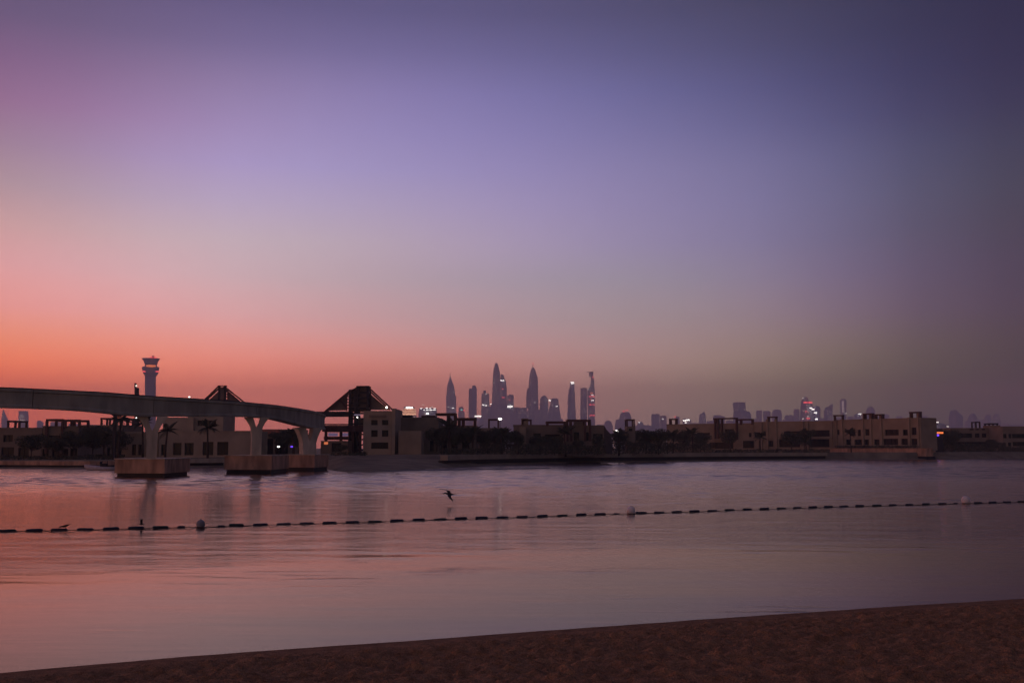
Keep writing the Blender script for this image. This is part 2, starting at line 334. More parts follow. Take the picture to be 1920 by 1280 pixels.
# ------------------------------------------------------------------ near beach
SH = [(-400, 1289), (0, 1254), (360, 1222), (720, 1197), (1200, 1163), (1560, 1139), (1920, 1116), (2300, 1094)]
shp = [gnd(a, b) for a, b in SH]
bx = np.array([p.x for p in shp]); by = np.array([p.y for p in shp])
def shore_y(x):
    return shore_0(x) + 0.10 * noise.noise(Vector((x * 0.35, 9.1, 0))) + 0.035 * noise.noise(Vector((x * 1.7, 4.1, 0)))
def shore_0(x):
    if x < bx[0]: return by[0] + (x - bx[0]) * 0.55
    if x > bx[-1]: return by[-1] + (x - bx[-1]) * 0.55
    return float(np.interp(x, bx, by))
def beach_z(x, y):
    d = (shore_y(x) - y) * 0.87                       # distance up the beach from the waterline
    base = -0.02 + d * 0.075 if d > 0 else -0.02 + d * 0.12
    if d > 5: base = 0.355 + (1 - math.exp(-(d - 5) / 14)) * 1.0
    k = min(max((d - 0.42 - 0.25 * noise.noise(Vector((x * 0.6, 3.3, 0)))) / 1.3, 0), 1); k = k * k * (3 - 2 * k)
    if k > 0:
        p = Vector((x, y * 1.0, 0))
        c1 = noise.noise(p * 2.1 + Vector((7, 3, 1))); c2 = noise.noise(p * 4.6); c3 = noise.noise(p * 10.5)
        foot = noise.cell(Vector((0, 0, 0))) * 0
        v = noise.voronoi(p * 2.6)[0][0]
        pit = -max(0, 0.30 - v) * 0.30
        c4 = noise.noise(Vector((x * 5.5, y * 8.0, 2.0)))
        c5 = noise.noise(p * 19.0)
        base += k * (0.05 * c1 + 0.055 * c2 + 0.05 * abs(c4) + 0.045 * c3 + 0.018 * c5 + pit * 0.6 + 0.01)
    return base
bm_ = MB(); nx, ny = 620, 400
xs = np.linspace(-11.5, 14.5, nx)
verts = []
for j in range(ny):
    t = j / (ny - 1)
    for x in xs:
        y = shore_y(x) + 0.9 - t * 11.5
        verts.append((x, y, beach_z(x, y)))
bm_.add(verts, [(j * nx + i, (j + 1) * nx + i, (j + 1) * nx + i + 1, j * nx + i + 1) for j in range(ny - 1) for i in range(nx - 1)], True)
# the wider beach round the detailed piece
def coarse(x0, x1, n1, d0, d1, n2):
    X = np.linspace(x0, x1, n1); D = np.linspace(d0, d1, n2)
    vs = [(x, shore_y(x) + 0.9 - d, beach_z(x, shore_y(x) + 0.9 - d)) for d in D for x in X]
    bm_.add(vs, [(j * n1 + i, (j + 1) * n1 + i, (j + 1) * n1 + i + 1, j * n1 + i + 1) for j in range(n2 - 1) for i in range(n1 - 1)], True)
coarse(-60, -11.5, 90, 0, 11.5, 40); coarse(14.5, 70, 90, 0, 11.5, 40); coarse(-60, 70, 110, 11.5, 90, 60)
def sand_material():
    m = M('sand', (0.38, 0.20, 0.095), 0.95, 0.32, 5.0, 1.0, 30, spec=0.15)
    n = m.node_tree.nodes; l = m.node_tree.links; b = n['Principled BSDF']
    src = b.inputs['Base Color'].links[0].from_socket
    g = n.new('ShaderNodeNewGeometry'); s = n.new('ShaderNodeSeparateXYZ'); l.new(g.outputs['Position'], s.inputs[0])
    mr = n.new('ShaderNodeMapRange'); l.new(s.outputs[2], mr.inputs[0]); mr.inputs[1].default_value = 0.0; mr.inputs[2].default_value = 0.06
    mr.inputs[3].default_value = 0.75; mr.inputs[4].default_value = 1.0
    t = n.new('ShaderNodeTexNoise'); l.new(g.outputs['Position'], t.inputs['Vector']); t.inputs['Scale'].default_value = 60; t.inputs['Detail'].default_value = 3
    mr3 = n.new('ShaderNodeMapRange'); l.new(t.outputs['Fac'], mr3.inputs[0]); mr3.inputs[1].default_value = 0.3; mr3.inputs[2].default_value = 0.7; mr3.inputs[3].default_value = 0.7; mr3.inputs[4].default_value = 1.3
    q = n.new('ShaderNodeMath'); q.operation = 'MULTIPLY'; l.new(mr.outputs[0], q.inputs[0]); l.new(mr3.outputs[0], q.inputs[1])
    mx = n.new('ShaderNodeVectorMath'); mx.operation = 'SCALE'; l.new(src, mx.inputs[0]); l.new(q.outputs[0], mx.inputs['Scale']); l.new(mx.outputs[0], b.inputs['Base Color'])
    return m
beach = bm_.build('sand_beach', sand_material()); beach['kind'] = 'structure'

# ------------------------------------------------------------------ far shore
WL = [(-700, 878), (-300, 878), (0, 878), (150, 879), (230, 878), (420, 875), (560, 874), (612, 880), (650, 886), (700, 885), (760, 882.5), (820, 878), (880, 873.5), (960, 871), (1050, 868.5), (1130, 867), (1300, 865), (1480, 863), (1600, 862), (1700, 862), (1760, 861), (1920, 859.5), (2300, 858), (2700, 857)]
wlp = [gnd(a, b, 0) for a, b in WL]
ang = [p.x / p.y for p in wlp]; dst = [p.y for p in wlp]
def shoreD(s): return float(np.interp(s, ang, dst))
PXS = [-700, 0, 230, 420, 560, 640, 760, 960, 2700]; PZ = [1.0, 1.0, 1.1, 1.5, 1.75, 1.8, 1.9, 1.9, 1.9]
PA = [(a - 960) / F for a in PXS]
def plateau(s): return float(np.interp(s, PA, PZ))
def slopeW(s):   # how far the bank takes to rise: wall foot along most of the shore, a sandy bank in the middle
    px = s * F + 960
    return float(np.interp(px, [540, 600, 680, 780, 840, 900], [5, 26, 45, 40, 16, 7]))
def bankz(s, k, zf, P):   # low foreshore in front of the walls, even slope on the bank
    px = s * F + 960
    wall = float(np.interp(px, [540, 600, 830, 900, 1730, 1790], [1, 0, 0, 1, 1, 0]))
    lowz = [0, 0, 0.12, 0.2, 0.3, P][k]
    return lowz * wall + (0 if k == 0 else zf * P) * (1 - wall)
tv = []; NS = 360; prof = [(-8, -0.9), (0, 0.0), (0.25, 0.22), (0.5, 0.42), (0.86, 0.85), (1.0, 1.0)]
S = np.linspace(-1.0, 1.0, NS)
for s in S:
    D = shoreD(s); W = slopeW(s); P = plateau(s)
    for k, (t, zf) in enumerate(prof):
        y = D + (t if k == 0 else t * W) + (noise.noise(Vector((s * 60, 0, k))) * 0.5 if W > 10 and k else 0)
        tv.append((s * y, y, zf if k == 0 else bankz(s, k, zf, P) + (0.05 * noise.noise(Vector((s * 90, k, 0))) if 0 < k < 5 else 0)))
    for y in (D + W + 30, D + W + 120, 800, 2500, 5200, HY1 - 60):
        tv.append((max(-HX + 50, min(HX - 50, s * y)), y, P))
K = len(prof) + 6
far = MB().add(tv, [(i * K + k, (i + 1) * K + k, (i + 1) * K + k + 1, i * K + k + 1) for i in range(NS - 1) for k in range(K - 1)], True)
landm = M('far_sand', (0.26, 0.20, 0.12), 0.95, 0.35, 0.25, 0.5, 1.5)
fo = far.build('far_shore_terrain', landm); fo['kind'] = 'structure'
# the low spit of wet sand just off the bank
sp = []
for i in range(60):
    t = i / 59; px = 700 + t * 330; y0 = gnd(px, 884.5 - 6.2 * t ** 0.8).y; wv = (1.2 + 3.0 * math.sin(math.pi * min(1, t * 1.05 + 0.02)) ** 0.6) * (0.8 + 0.3 * noise.noise(Vector((i * 0.3, 0, 0))))
    s = (px - 960) / F
    for q, z in ((-0.3, -0.15), (0, 0.02), (0.45, 0.13), (1.0, -0.02), (1.3, -0.2)):
        y = y0 + q * wv; sp.append((s * y, y, z))
spit = MB().add(sp, [(i * 5 + k, (i + 1) * 5 + k, (i + 1) * 5 + k + 1, i * 5 + k + 1) for i in range(59) for k in range(4)], True).build('sand_spit', M('wet_sand', (0.05, 0.035, 0.03), 0.6, 0.3, 0.5)); spit['kind'] = 'structure'

# sea walls: a pale edge beam oversailing a dark recess
def seawall(px0, px1, ztop, h, back, label, mat=tan2, n=40, thick=1.2, zmul=1.0):
    root = empty('sea_wall', (0, 0, 0), label, 'sea wall')
    pts = []
    for i in range(n + 1):
        px = px0 + (px1 - px0) * i / n; s = (px - 960) / F; y = shoreD(s) + back; pts.append(Vector((s * y, y, 0)))
    # edge beam in bays, each its own piece
    for i in range(0, n, 4):
        a, b = pts[i], pts[min(i + 4, n)]; d = (b - a); nn = Vector((-d.y, d.x, 0)).normalized()
        g = d.normalized() * 0.03
        mb = MB().obox(a + g + Vector((0, 0, ztop - h)), d - 2 * g, nn * thick, Vector((0, 0, h)))
        mb.build('edge_beam', mat, root)
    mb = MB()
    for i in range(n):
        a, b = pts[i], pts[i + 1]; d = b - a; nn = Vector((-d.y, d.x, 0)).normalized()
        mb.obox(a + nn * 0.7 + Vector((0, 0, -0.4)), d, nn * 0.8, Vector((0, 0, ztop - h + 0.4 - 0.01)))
    mb.build('recessed_base', shade_wet, root)  # darkness under the edge beam is partly in this base colour
    return root
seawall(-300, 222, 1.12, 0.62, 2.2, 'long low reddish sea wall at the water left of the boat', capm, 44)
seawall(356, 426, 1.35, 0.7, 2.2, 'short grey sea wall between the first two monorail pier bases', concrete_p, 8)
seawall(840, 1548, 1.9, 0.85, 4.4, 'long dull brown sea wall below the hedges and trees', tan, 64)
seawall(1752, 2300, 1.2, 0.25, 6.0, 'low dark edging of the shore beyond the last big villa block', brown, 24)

# ------------------------------------------------------------------ buildings
def wall_frame(A, B):
    d = (B - A); d.z = 0; L = d.length; u = d / L; nrm = Vector((-u.y, u.x, 0))     # nrm points away from the camera
    if nrm.y < 0 and abs(nrm.y) > 0.01: nrm = -nrm
    return u, nrm, L
def hit(A, nrm, px, py):
    d = ray(px, py); o = Vector((0, 0, CAMZ)); t = (A - o).dot(nrm) / d.dot(nrm); return o + d * t
def building(label, name, pxa, Ya, pxb, Yb, pyt, zb, depth, openings=(), mat=tan, cat='building', group=None, coping=True, lit=(), pyt_at=None, reveal=0.45):
    A = gnd(pxa, 900, 0); A = Vector(((pxa - 960) / F * Ya, Ya, 0)); B = Vector(((pxb - 960) / F * Yb, Yb, 0))
    u, nrm, L = wall_frame(A, B)
    zt = hit(A, nrm, pyt_at or (pxa + pxb) / 2, pyt).z
    root = empty(name, (A.x, A.y, zb), label, cat, group)
    P = lambda uu, z, dn=0.0: Vector((A.x, A.y, 0)) + u * uu + nrm * dn + Vector((0, 0, z))
    ops = []
    for o in openings:
        px0, px1, y0, y1 = o[:4]
        c = (y0 + y1) / 2
        u0 = (hit(A, nrm, px0, c) - A).dot(u); u1 = (hit(A, nrm, px1, c) - A).dot(u)
        z1 = hit(A, nrm, (px0 + px1) / 2, y0).z; z0 = max(hit(A, nrm, (px0 + px1) / 2, y1).z, zb + 0.02)
        u0 = max(u0, 0.1); u1 = min(u1, L - 0.1); z1 = min(z1, zt - 0.1)
        if u1 - u0 > 0.2 and z1 - z0 > 0.2: ops.append((u0, u1, z0, z1, o[4] if len(o) > 4 else None))
    us = sorted({0.0, L} | {round(v, 4) for o in ops for v in o[:2]}); zs = sorted({zb - 0.5, zt} | {round(v, 4) for o in ops for v in o[2:4]})
    def inside(uc, zc): return any(o[0] < uc < o[1] and o[2] < zc < o[3] for o in ops)
    mb = MB()
    for i in range(len(us) - 1):
        for j in range(len(zs) - 1):
            if not inside((us[i] + us[i + 1]) / 2, (zs[j] + zs[j + 1]) / 2):
                mb.add([P(us[i], zs[j]), P(us[i + 1], zs[j]), P(us[i + 1], zs[j + 1]), P(us[i], zs[j + 1])], [(0, 1, 2, 3)])
    for o in ops:
        a, b, c, d = o[:4]; r = reveal + 0.06
        q = [P(a, c), P(b, c), P(b, d), P(a, d), P(a, c, r), P(b, c, r), P(b, d, r), P(a, d, r)]
        mb.add(q, [(0, 4, 5, 1), (1, 5, 6, 2), (2, 6, 7, 3), (3, 7, 4, 0)])
    q = [P(0, zb - 0.5), P(L, zb - 0.5), P(L, zb - 0.5, depth), P(0, zb - 0.5, depth), P(0, zt), P(L, zt), P(L, zt, depth), P(0, zt, depth)]
    mb.add(q, [(1, 2, 6, 5), (2, 3, 7, 6), (3, 0, 4, 7), (4, 5, 6, 7)])
    mb.build('wall', mat, root)
    if coping:
        mb = MB(); e = 0.10
        mb.obox(P(-e, zt + 0.004, -e), u * (L + 2 * e), nrm * 0.4, Vector((0, 0, 0.16)))
        mb.obox(P(-e, zt + 0.004, -e + 0.4), u * 0.4, nrm * (depth - 0.4), Vector((0, 0, 0.16)))
        mb.obox(P(L + e - 0.4, zt + 0.004, -e + 0.4), u * 0.4, nrm * (depth - 0.4), Vector((0, 0, 0.16)))
        mb.build('coping', mat, root)
    for a, b, c, d, kind in ops:
        wd = b - a; fr = 0.06; z = reveal - 0.08
        f = MB()
        f.obox(P(a, c, z), u * fr, nrm * 0.1, Vector((0, 0, d - c))); f.obox(P(b - fr, c, z), u * fr, nrm * 0.1, Vector((0, 0, d - c)))
        f.obox(P(a + fr, d - fr, z), u * (wd - 2 * fr), nrm * 0.1, Vector((0, 0, fr))); f.obox(P(a + fr, c, z), u * (wd - 2 * fr), nrm * 0.1, Vector((0, 0, fr)))
        nb = max(0, int(wd / 1.5))
        for k in range(nb):
            x = a + wd * (k + 1) / (nb + 1); f.obox(P(x - 0.03, c + fr, z), u * 0.06, nrm * 0.1, Vector((0, 0, d - c - 2 * fr)))
        w_ = f.build('window', framem, root)
        pm = {None: glass, 'glow': eglow, 'dim': edim}[kind]
        MB().obox(P(a + 0.004, c + 0.004, reveal + 0.03), u * (wd - 0.008), nrm * 0.02, Vector((0, 0, d - c - 0.008))).build('pane', pm, w_)
    root['_zt'] = zt
    return root, P, L, zt, (A, nrm, u)
def frame_struct(parent, A, nrm, u, segs, depth, mat, dn0=0.0, thick=0.35, name='pergola', parts='post'):
    """roof pergola: segs = list of (px0, px1, pytop, pybottom, posts px list); a flat frame repeated at a depth, joined by cross beams"""
    for px0, px1, pt, pb, posts in segs:
        h0 = hit(A + nrm * dn0, nrm, px0, pt); h1 = hit(A + nrm * dn0, nrm, px1, pt)
        zt = (h0.z + h1.z) / 2; a = (h0 - A).dot(u); b = (h1 - A).dot(u)
        zb = hit(A + nrm * dn0, nrm, (px0 + px1) / 2, pb).z
        Q = lambda uu, z, dn: Vector((A.x, A.y, 0)) + u * uu + nrm * dn + Vector((0, 0, z))
        mb = MB()
        for dn in (dn0, dn0 + depth):
            mb.obox(Q(a, zt - thick, dn), u * (b - a), nrm * thick, Vector((0, 0, thick)))
        k = max(2, int((b - a) / 1.2))
        for i in range(k + 1):
            x = a + (b - a - 0.16) * i / k; mb.obox(Q(x, zt - thick * 0.9, dn0 + thick), u * 0.16, nrm * (depth - thick), Vector((0, 0, thick * 0.7)))
        pg = mb.build(name, mat, parent)
        for p in posts:
            x = (hit(A + nrm * dn0, nrm, p, pt) - A).dot(u)
            for dn in (dn0, dn0 + depth):
                MB().obox(Q(x - thick / 2, zb, dn), u * thick, nrm * thick, Vector((0, 0, zt - thick - zb - 0.003))).build(parts, mat, pg)
def strip_trim(root, P, u, nrm, segs, A, mat):
    """projecting slab edges: (px0, px1, py, thickness m, projection m)"""
    for px0, px1, py, th, pr in segs:
        a = (hit(A, nrm, px0, py) - A).dot(u); b = (hit(A, nrm, px1, py) - A).dot(u); z = hit(A, nrm, (px0 + px1) / 2, py).z
        MB().obox(P(a, z - th, -pr), u * (b - a), nrm * pr, Vector((0, 0, th))).build('ledge', mat, root)

# -- left bank, behind the monorail
r, P, L, zt, (A, nr, u) = building('dark low villa at the far left end of the bank with a small roof frame', 'villa', -60, 205, 82, 205, 803, 1.0, 12,
    [(-40, -15, 838, 858), (2, 26, 838, 858), (34, 54, 839, 858), (6, 24, 815, 828), (58, 80, 818, 834)], brown)
frame_struct(r, A, nr, u, [(13, 38, 788, 803, [15, 36])], 3, steel, 0.2)
r, P, L, zt, (A, nr, u) = building('dark villa with two tall linked roof pergolas left of the dark column', 'villa', 83, 195, 150, 195, 800, 1.0, 12,
    [(90, 113, 816, 832), (61, 91, 841, 857), (97, 128, 841, 858), (131, 146, 841, 857)], brown)
frame_struct(r, A, nr, u, [(86, 119, 785, 850, [87.5, 117]), (119.5, 150, 786, 801, [122, 148.5])], 4, steel, -0.6, 0.42)
r, P, L, zt, (A, nr, u) = building('set-back dark villa between the pergolas and the first monorail pier', 'villa', 150.5, 215, 232, 215, 798, 1.0, 12,
    [(152, 163, 841, 856), (168, 178, 841, 856), (184, 194, 839, 854), (200, 206, 838, 855), (222, 229, 838, 852)], brown)
frame_struct(r, A, nr, u, [(188, 208, 783, 798, [190, 206]), (216, 250, 784, 797, [218, 228, 240, 249])], 3, steel, 0.4)
r, P, L, zt, (A, nr, u) = building('small pinkish villa half hidden behind the first monorail pier', 'villa', 232, 190, 300, 190, 811, 1.3, 10,
    [(247, 255, 833, 853), (259, 267, 833, 853), (301, 308, 835, 853)], tan2)
strip_trim(r, P, u, nr, [(233, 277, 811, 0.25, 0.3)], A, tan2)
r, P, L, zt, (A, nr, u) = building('wide tan house with four dark doors between the first two monorail piers', 'house', 301, 187, 474, 187, 809, 1.45, 12,
    [(302, 309, 833, 853), (324, 340, 830, 853), (346, 363, 830, 853), (380, 400, 828, 853), (407, 428, 828, 853)], tan)
# its upper storey
MB().obox(P(0.2, zt + 0.17, 1.2), u * (L * 0.33), nr * 8, Vector((0, 0, 2.35))).build('upper_storey', tan, r)
r2, P2, L2, zt2, (A2, nr2, u2) = building('upper tan block with two small square windows seen just under the monorail beam', 'rooftop_block', 353, 189.2, 420, 189.2, 776, zt + 0.17 + 0.5, 8,
    [(370, 383, 788, 798), (391, 405, 788, 798)], tan)
r, P, L, zt, (A, nr, u) = building('low dark pavilion with coral awning right of the second monorail pier', 'pavilion', 474.5, 205, 560, 205, 806, 1.7, 10,
    [(480, 494, 834, 852), (500, 512, 822, 851), (516, 540, 822, 851)], brown)
MB().obox(P(2.0, hit(A, nr, 500, 813).z, -1.4), u * 3.4, nr * 1.38, Vector((0.0, 0, 0.75))).build('awning', M('coral_awning', (0.55, 0.19, 0.12), 0.8, 0.1, 1), r)  # plain coral-coloured awning

# three-storey block and the low block beside it
r, P, L, zt, (A, nr, u) = building('three-storey tan block with small square windows under the strutted roof', 'apartment_block', 682, 190, 735, 190, 770, 1.85, 12,
    [(696, 708, 787, 796.5), (716, 728, 787, 796.5), (696, 708, 806, 818.5), (716, 728, 806, 818.5), (696, 728, 829, 841)], tan, coping=False)
building('slim tan stair tower on the right edge of the three-storey block', 'stair_tower', 735.2, 189.4, 741.5, 189.4, 765.5, 1.85, 12.5, [], tan, coping=False)
MB().box(P(1.0, 0).x, P(L - 1.0, 0).x, 189.85, 190.0 - 0.003, hit(A, nr, 700, 783).z, hit(A, nr, 700, 778).z).build('recessed_band', brown, r)
r, P, L, zt, (A, nr, u) = building('long low brown block right of the three-storey block', 'low_block', 742, 200, 822, 200, 784, 1.88, 14,
    [(743, 748, 806, 845), (806, 813, 826, 846), (818, 826, 826, 846)], brown)
building('plain pale brown box wing standing in front of the long low block', 'garage_wing', 748, 189, 790.5, 189, 807.5, 1.86, 6, [], tan2, coping=False)
MB().obox(P(0.2, zt + 0.2, 3), u * 2.5, nr * 3, Vector((0, 0, 0.5))).build('roof_unit', darksteel, r)

# pergola villa at 790..890
r, P, L, zt, (A, nr, u) = building('brown villa with three stepped roof pergolas right of the long low block', 'villa', 822.5, 205, 893, 205, 799, 1.9, 12,
    [(830, 838, 828, 846), (846, 858, 828, 847), (866, 880, 828, 847)], brown)
frame_struct(r, A, nr, u, [(790, 816, 778.5, 784, [792]), (816.5, 855, 774, 800, [840, 853]), (855.5, 893, 783, 800, [860, 868, 890])], 3.5, steel, -0.5, 0.45)
# middle villas above the hedge
r, P, L, zt, (A, nr, u) = building('dark villa low behind the trees with one slim roof frame', 'villa', 893.5, 230, 946, 230, 802, 1.9, 12, [(900, 912, 815, 830), (925, 940, 815, 830)], brown, coping=False)
frame_struct(r, A, nr, u, [(915, 935, 785, 803, [916.5, 934])], 3, steel, 0.3, 0.3)
r, P, L, zt, (A, nr, u) = building('long flat brown villa with a small roof frame at its left end', 'villa', 963, 225, 1060, 225, 797.5, 1.9, 12,
    [(1000, 1014, 812, 826), (1022, 1050, 814, 828)], brown)
frame_struct(r, A, nr, u, [(979, 997, 786, 798, [980.5, 995.5])], 3, steel, 0.3, 0.3)
MB().obox(P(1.6, zt + 0.18, 0.3), u * 1.5, nr * 2, Vector((0, 0, 1.3))).build('chimney_block', tan2, r)
MB().box(at(974, 810, 224).x, at(986, 810, 224).x, 223, 224.9, 2, at(974, 800, 224).z).build('porch_wall', tan2, r)
r, P, L, zt, (A, nr, u) = building('brown villa with the tall double pergola in the middle of the far bank', 'villa', 1060.5, 215, 1132, 215, 797, 1.9, 12,
    [(1076, 1086, 810, 826), (1098, 1104, 810, 826), (1112, 1130, 813, 822)], brown, coping=False)
frame_struct(r, A, nr, u, [(1024, 1062, 789.5, 797.5, [1027, 1060]), (1062.5, 1108, 786, 827, [1064, 1071, 1097, 1106.5])], 4, steel, -1.2, 0.4)
MB().obox(P((hit(A, nr, 1077, 800) - A).dot(u), zt + 0.01, 1.5), u * 1.8, nr * 2, Vector((0, 0, 0.85))).build('chimney_block', tan2, r)
# sloping roof end
e0 = at(1130, 799, 215); e1 = at(1147, 812, 215)
MB().loft([[Vector((P(L + 0.01, 0).x, 215.01 + d, 1.9)), Vector((P(L + 0.01, 0).x, 215.01 + d, zt - 0.02)), Vector((e1.x - 1.0, 215.01 + d, e1.z + 0.7)), Vector((e1.x, 215.01 + d, e1.z - 0.4)), Vector((e1.x, 215.01 + d, 1.9))][::-1] for d in (0, 11.5)]).build('sloping_wing', roofm, r)
# wind tower
r, P, L, zt, (A, nr, u) = building('narrow square wind tower with an open top frame above the palms', 'wind_tower', 1174, 235, 1190.5, 235, 799, 1.9, 4, [(1179, 1186, 803, 808)], brown, coping=False)
frame_struct(r, A, nr, u, [(1174, 1190.5, 785.5, 799.2, [1176, 1189])], 3.3, steel, 0.1, 0.3)
building('low cream garden wall house behind the trees right of the wind tower', 'garden_house', 1192, 250, 1248, 250, 811, 1.9, 6, [(1214, 1222, 816, 824)], tan, coping=False)

# right complex, first block (recedes to the left)
D1, D2, D3 = 346, 314, 290
r, P, L, zt, (A, nr, u) = building('long two-storey brown villa row receding behind palms, pergola at its middle', 'villa_row', 1249, D1, 1412, 330, 795, 1.9, 14,
    [(1306, 1331, 811, 822), (1330, 1342, 829, 840), (1340, 1375, 829, 841), (1359, 1376, 804, 820), (1393, 1416, 826, 840), (1404, 1409, 811, 819)], tan2)
frame_struct(r, A, nr, u, [(1254, 1268, 784.5, 795.5, [1255.5, 1266.5]), (1337, 1381, 783, 824, [1339.5, 1345, 1352, 1380]), (1381.5, 1411, 785, 796, [1388, 1409.5])], 0.9, steel, -0.9, 0.45)
strip_trim(r, P, u, nr, [(1336, 1376, 822.5, 0.3, 1.6)], A, tan2)
r, P, L, zt, (A, nr, u) = building('two-storey brown villa row with wide dark balconies, centre of the right-hand group', 'villa_row', 1412.4, 329, 1566, D2, 790.5, 1.9, 14,
    [(1396, 1426, 810, 820), (1423, 1430, 826, 840), (1441, 1450, 826, 837), (1431, 1436, 808, 817), (1461, 1500, 824, 838), (1470, 1513, 808, 819), (1517, 1555, 823, 838), (1524, 1560, 806, 818)], tan2)
frame_struct(r, A, nr, u, [(1438, 1456, 780.5, 791, [1440, 1454]), (1562, 1581, 777.5, 789, [1564, 1579])], 0.7, steel, 0.2, 0.4)
for q0, q1 in ((1426, 1429), (1437, 1440.4), (1453, 1457), (1503, 1507), (1513, 1516.6), (1556, 1561)):
    u0 = max((hit(A, nr, q0, 800) - A).dot(u), 0.0); u1 = (hit(A, nr, q1, 800) - A).dot(u)
    MB().obox(P(u0, 1.5, -0.4), u * max(u1 - u0, 0.3), nr * 0.4, Vector((0, 0, zt - 1.5 + (0.9 if q0 in (1437, 1453) else 0.1)))).build('pilaster', tan2, r)
strip_trim(r, P, u, nr, [(1420, 1460, 821, 0.3, 0.5), (1462, 1505, 820.5, 0.35, 1.3), (1518, 1562, 820, 0.35, 1.3)], A, tan2)
r, P, L, zt, (A, nr, u) = building('tallest villa block at the right end of the row, raised on a plinth', 'villa_block', 1566.4, 313.8, 1724, D3, 786, 2.9, 7,
    [(1566, 1574, 805, 815), (1593, 1604, 805, 817), (1608, 1614, 805, 817), (1622, 1630, 804, 816), (1586, 1596, 823.5, 834), (1602, 1616, 823.5, 834), (1620, 1629, 823.5, 834), (1639, 1649, 823.5, 834),
     (1659, 1685, 805, 816), (1656, 1684, 822, 834), (1693, 1702, 805, 816), (1690, 1702, 822, 834), (1709, 1718, 801, 815), (1709, 1720, 822, 834)], tan2)
frame_struct(r, A, nr, u, [(1617, 1635, 774.5, 787, [1619, 1633]), (1637, 1654, 776, 787, [1639, 1652.5]), (1704, 1724, 771.5, 785.5, [1706, 1722.5])], 0.7, steel, 0.2, 0.4)
for a_, b_, pt, pb in [(1617, 1623, 777, 786.6), (1629, 1635, 777, 786.6), (1705, 1709.5, 774, 784.8), (1718, 1724, 774, 784.8), (1640, 1643.5, 778, 786.5), (1648, 1652, 778, 786.5)]:
    p0 = hit(A + nr * 0.95, nr, a_, pt); p1 = hit(A + nr * 0.95, nr, b_, pb)
    MB().obox(Vector((p0.x, p0.y, zt + 0.2)), u * ((p1 - p0).dot(u)), nr * 0.6, Vector((0, 0, max(0.4, p0.z - zt - 0.25)))).build('roof_pier', tan2, r)
for q0, q1, pt in ((1562, 1566.3, 779), (1576.5, 1581, 779), (1616.5, 1620, 778), (1632, 1635, 778), (1651, 1654.5, 779), (1703.5, 1706.8, 775), (1720.6, 1723.8, 775)):
    a_ = hit(A, nr, q0, 800); b_ = hit(A, nr, q1, 800); u0 = max((a_ - A).dot(u), 0.0); u1 = (b_ - A).dot(u)
    MB().obox(P(u0, 2.6, -0.35), u * max(u1 - u0, 0.3), nr * 0.35, Vector((0, 0, zt - 2.6 + 0.3))).build('pilaster', tan2, r)
# plinth in front of it
pl = MB(); pr = empty('terrace_plinth', (0, 0, 0), 'raised reddish terrace wall under the tallest villa block', 'terrace wall')
pa = Vector(((1550 - 960) / F * 311, 311, 0)); pb_ = Vector(((1731 - 960) / F * 285, 285, 0)); pc = Vector(((1742 - 960) / F * 288, 288, 0)); pd = Vector(((1750 - 960) / F * 300, 300, 0))
pe = Vector(((1560 - 960) / F * 318, 318, 0))
ring = [pa, pb_, (pb_ * 0.35 + pc * 0.65) + Vector((0.4, -1.2, 0)), pc, pd, pe]
MB().loft([[p + Vector((0, 0, 0.2)) for p in ring], [p + Vector((0, 0, 2.88)) for p in ring]]).build('retaining_wall', capm, pr)
cen = sum(ring, Vector()) / len(ring)
MB().loft([[p + (p - cen).normalized() * 0.25 + Vector((0, 0, 2.883)) for p in ring], [p + (p - cen).normalized() * 0.25 + Vector((0, 0, 3.0)) for p in ring]]).build('edge_slab', capm, pr)
MB().loft([[p + (p - cen).normalized() * 1.2 + Vector((0, 0, -0.5)) for p in ring], [p + (p - cen).normalized() * 0.7 + Vector((0, 0, 0.85)) for p in ring]]).build('shaded_footing', shade_wet, pr)  # shade under the terrace edge, put into a near-black band

# far right villas
r, P, L, zt, (A, nr, u) = building('far right dim villa with a flat roof and three small upper windows', 'villa', 1780, 345, 1855, 345, 803, 1.9, 12,
    [(1785, 1823, 812, 820.5), (1828, 1837, 812, 820), (1841, 1850, 812, 820), (1818, 1826, 800, 806), (1829, 1836, 800, 806), (1841, 1848, 800, 806), (1788, 1850, 828, 836)], brown)
frame_struct(r, A, nr, u, [(1829, 1838, 790, 803, [1830, 1837])], 3, darksteel, 0.2, 0.4)
r, P, L, zt, (A, nr, u) = building('pale narrow stair tower standing between the two far right villas', 'stair_tower', 1856, 343, 1873, 343, 797, 1.9, 6, [(1860, 1868, 812, 820)], tan2, coping=False)
frame_struct(r, A, nr, u, [(1853, 1872, 793, 797.5, [1855, 1870])], 3, darksteel, 0.1, 0.4)
r, P, L, zt, (A, nr, u) = building('low villa with dark window bands at the right edge of the photograph', 'villa', 1877, 335, 2010, 335, 800, 1.9, 12,
    [(1880, 1888, 813, 821), (1891, 1896, 813, 821), (1898, 1940, 813, 821), (1880, 1886, 829, 836), (1890, 1896, 829, 836), (1899, 1990, 828, 836), (1950, 1990, 813, 821)], brown)

